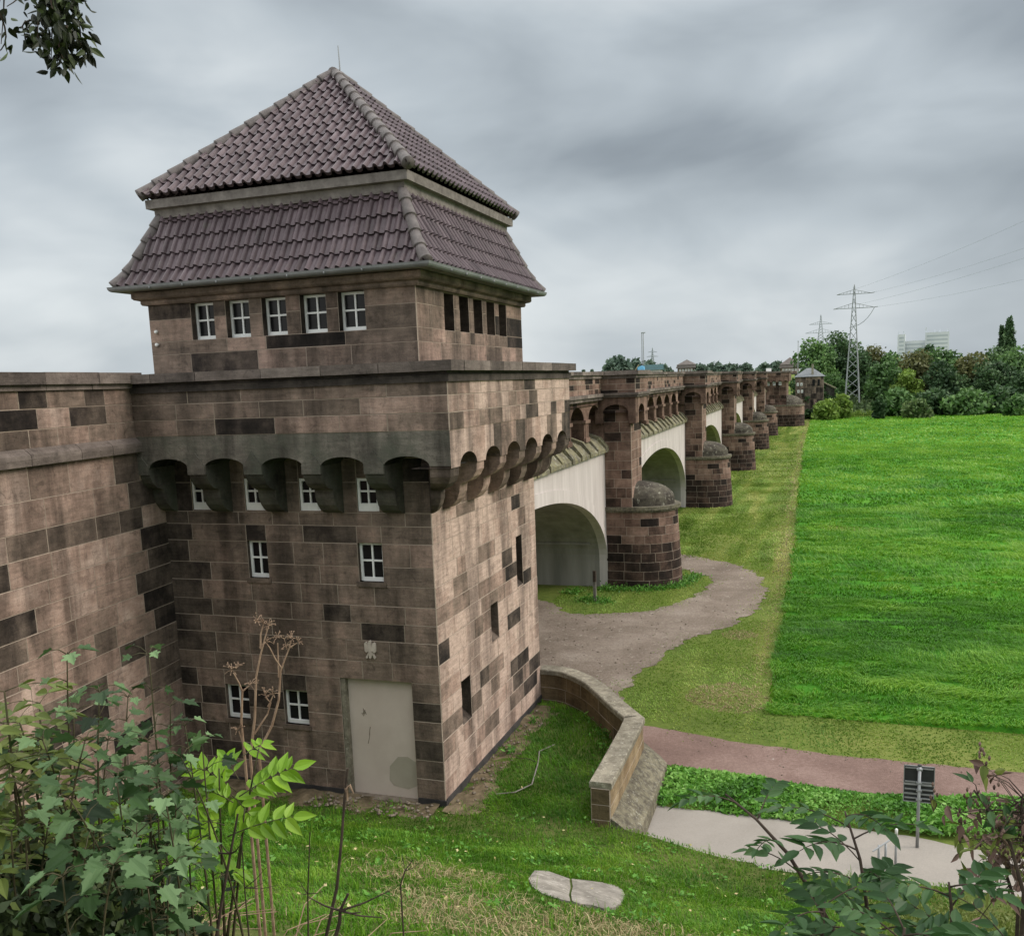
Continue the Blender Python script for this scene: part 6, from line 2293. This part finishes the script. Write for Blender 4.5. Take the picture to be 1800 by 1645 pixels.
m.prism([(x2 - 1.8, z1_ - 0.08), (x2 + 1.9, z2_ - 0.12), (x2 + 1.9, z2_ + 0.08), (x2 - 1.8, z1_ + 0.12)], lambda p, s: (p[0], s, p[1]), y2 - 0.3, y2 + 3.2, 0.4)
m.build('roof', 'lichen_green', root)


# lattice pylons
def pylon(px_, d_, base_py, top_py, arms, label, mat, wr, r, rz=0.0):
    x, y = px2(px_, d_)
    z0, z1 = zof(base_py, px_, d_), zof(top_py, px_, d_)
    root = empty('power_pylon', (x, y, z0 - 0.0), label, 'pylon', 'lattice pylons on the far bank')
    h = z1 - z0
    ca, sa = math.cos(rz), math.sin(rz)

    def hw(t):
        return wr * (1 - t) ** 1.0 * 0.5 * h + 0.02 * h * (1 - t) + 0.05

    def P(t, a, b):
        return (x + a * hw(t), y + b * hw(t), z0 + t * h)
    for a, b in ((-1, -1), (1, -1), (1, 1), (-1, 1)):
        m = MB()
        m.tube([np.array(P(0, a, b)) - np.array([0, 0, 0.8]), P(0.3, a, b), P(0.6, a, b), P(0.97, a, b), (x, y, z1)], [r * 1.5, r * 1.3, r, r * 0.8, r * 0.5], 4)
        m.build('leg', mat, root)
    m = MB()
    nseg = 13
    ts = [1 - (1 - i / nseg) ** 1.15 for i in range(nseg)] + [0.97]
    cs_ = ((-1, -1), (1, -1), (1, 1), (-1, 1))
    for t0, t1 in zip(ts[:-1], ts[1:]):
        for i in range(4):
            a, b = cs_[i], cs_[(i + 1) % 4]
            m.tube([P(t0, *a), P(t1, *b)], r * 0.55, 3, cap=False)
            m.tube([P(t0, *b), P(t1, *a)], r * 0.55, 3, cap=False)
    m.build('bracing', mat, root)
    tips = []
    for (apy, half) in arms:
        za = zof(apy, px_, d_)
        t = (za - z0) / h
        L = half * d_ / FPX
        for s in (-1, 1):
            m = MB()
            tip = np.array([x + s * L * ca, y + s * L * sa, za])
            for b in (-1, 1):
                m.tube([P(t, s, b), tip], r * 0.7, 3)
            top_ = np.array([x, y, za + 0.28 * L])
            m.tube([P(min(0.96, t + 0.25 * L / h), s, 0), tip], r * 0.6, 3)
            for k in range(1, 5):
                q = np.array(P(t, s, 0)) * (1 - k / 5) + tip * k / 5
                q2 = np.array(P(min(0.96, t + 0.25 * L / h), s, 0)) * (1 - k / 5) + tip * k / 5
                m.tube([q, q2], r * 0.45, 3, cap=False)
            m.build('cross_arm', mat, root)
            tips.append(tip)
    return root, tips


PY, TIPS = pylon(1498, 183, 700, 500, ((517, 26), (542, 31)), 'tall steel lattice pylon with two cross arms, nearest of the pylons', 'lattice_steel', 0.075, 0.085)
m = MB()
b_ = TIPS[3]
m.tube(list(bez(b_, b_ + np.array([-1.5, 0, -3.2]), np.array([b_[0] - 4.2, b_[1], b_[2] - 3.4]), 7)), 0.05, 4)
m.build('jumper_cable', 'lattice_steel', PY)
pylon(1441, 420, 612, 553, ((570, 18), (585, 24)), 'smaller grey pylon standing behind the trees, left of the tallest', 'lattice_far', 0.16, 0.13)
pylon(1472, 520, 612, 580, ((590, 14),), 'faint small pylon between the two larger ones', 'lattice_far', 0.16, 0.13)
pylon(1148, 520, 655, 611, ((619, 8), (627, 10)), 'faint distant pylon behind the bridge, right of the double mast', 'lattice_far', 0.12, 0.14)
WL = ('upper cable swinging from the tall pylon to the right edge of the sky', 'second cable from the top running from the tall pylon to the right',
      'third cable of the tall pylon running out to the right', 'lowest cable leaving the tall pylon to the right')
for i, (ti, e_) in enumerate(((0, (64, 40, 39.5)), (1, (70, 40, 35.5)), (2, (66, 40, 32.0)), (3, (72, 40, 28.5)))):
    a, b = TIPS[ti], np.array(e_, float)
    root = empty('power_cable', tuple(a), WL[i], 'cable', 'cables of the power line')
    pts = [a + (b - a) * t - np.array([0, 0, 1]) * 13.0 * t * (1 - t) for t in np.linspace(0, 1, 24)]
    m = MB()
    m.tube(pts, 0.013, 4)
    m.build('wire', 'lattice_far', root)
    m = MB()
    m.tube([a, a + (b - a) * 0.008 - np.array([0, 0, 0.1])], 0.07, 6)
    m.build('insulator', 'lattice_steel', root)

# white tower block beyond the trees
xa, ya = px2(1575, 600)
xb_, yb_ = px2(1665, 600)
TB = empty('tower_block', ((xa + xb_) / 2, (ya + yb_) / 2, 0), 'white tower block with stepped roofs far behind the trees', 'building')
ex_ = np.array([xb_ - xa, yb_ - ya, 0.0])
ln_ = np.linalg.norm(ex_)
ex_ /= ln_
ey_ = np.array([-ex_[1], ex_[0], 0])
O_ = np.array([xa, ya, 0.0])
fT = lambda u, v, d: tuple(O_ + ex_ * u - ey_ * d + np.array([0, 0, v]))
zt = lambda py_: zof(py_, 1620, 600)
for (u0, u1, pt, dep, nm) in ((0.0, 0.15, 586, 0, 'stair_tower'), (0.13, 0.56, 598, 4, 'low_wing'), (0.54, 1.0, 585, 1, 'high_wing')):
    m = MB()
    m.mbox(fT, u0 * ln_, u1 * ln_, 0, zt(pt), -18, -dep)
    blk = m.build(nm, 'tower_block_white', TB)
    for k in range(5):
        v = zt(pt) - 1.6 - 2.2 * k
        m = MB()
        m.mbox(fT, u0 * ln_ + 0.8, u1 * ln_ - 0.8, v - 0.9, v, -dep - 0.1, -dep + 0.05)
        m.build('window_band', 'tower_block_glass', blk)
m = MB()
for u in (0.03, 0.1, 0.56, 0.7, 0.8, 0.88, 0.97):
    pass
for k, u in enumerate((0.02, 0.11, 0.55, 0.72, 0.82, 0.97)):
    m = MB()
    top = zt(585 if u > 0.5 or u < 0.15 else 598)
    m.mbox(fT, u * ln_ - 0.35, u * ln_ + 0.35, top, top + (3.2 if k == 2 else 1.5), -6, -5)
    m.build('roof_vent', 'tower_block_white', TB)

# things on the bridge seen over the parapet
x, y = px2(1131, 300)
root = empty('double_mast', (x, y, 7), 'tall thin double mast with a small lamp head standing behind the bridge', 'mast')
z0_, z1_ = 6.0, zof(585, 1131, 300)
for dx in (-0.28, 0.28):
    m = MB()
    m.tube([(x + dx, y, z0_), (x + dx * 0.8, y, z1_)], [0.16, 0.12], 6)
    m.build('pole', 'steel_grey', root)
m = MB()
m.box(x - 0.4, y - 0.2, z1_ - 0.15, x + 0.9, y + 0.2, z1_ + 0.15)
m.build('lamp_head', 'lattice_steel', root)
x, y = px2(1149, 295)
root = empty('site_hut', (x, y, 6), 'low hut with a teal roof beside the double mast', 'hut')
zr0, zr1 = zof(650.5, 1149, 295), zof(641, 1149, 295)
m = MB()
m.box(x - 2.4, y - 1.5, 4, x + 2.6, y + 1.5, zr0)
m.build('wall', 'white_plaster', root)
m = MB()
m.prism([(-1.9, zr0), (1.9, zr0), (0, zr1)], lambda p, s: (x + s, y + p[0], p[1]), -3.1, 3.2, 0.5)
m.build('roof', 'teal_sheet', root)
x, y = px2(1127, 292)
root = empty('wrapped_load', (x, y, 5.5), 'bright blue sheeted load at the foot of the double mast', 'load')
m = MB()
zb1 = zof(643, 1127, 292)
m.prism([(x - 1.1, 4.5), (x + 1.2, 4.5), (x + 1.1, zb1 - 0.3), (x + 0.3, zb1), (x - 0.8, zb1 - 0.4)], lambda p, s: (p[0], s, p[1]), y - 0.8, y + 0.8)
m.build('sheet', 'blue_sheet', root)
m = MB()
q0, q1 = np.array([x - 1.9, y, zof(654, 1117, 292)]), np.array([x - 0.6, y, zof(641, 1124, 292)])
m.tube([q0, q1], 0.16, 5)
m.build('strut', 'straw', root)
x, y = px2(1351, 160)
root = empty('notice_board', (x, y, 7.5), 'small white board standing on the far end of the bridge', 'sign')
m = MB()
m.box(x - 0.42, y - 0.03, zof(653, 1351, 160), x + 0.42, y + 0.03, zof(647.5, 1351, 160))
m.build('board', 'white_paint', root)
m = MB()
m.tube([(x, y + 0.05, 7.0), (x, y + 0.05, zof(650, 1351, 160))], 0.04, 6)
m.build('post', 'steel_grey', root)
x, y = px2(1402, 175)
root = empty('flag_mast', (x, y, 4), 'thin bare mast left of the tall trees at the far bank', 'mast')
m = MB()
m.tube([(x, y, 3), (x, y, zof(601, 1402, 175))], [0.09, 0.06], 6)
m.build('pole', 'steel_grey', root)
m = MB()
m.tube([(x, y, zof(601, 1402, 175)), (x, y, zof(599, 1402, 175))], [0.12, 0.08], 6)
m.build('tip', 'lattice_steel', root)
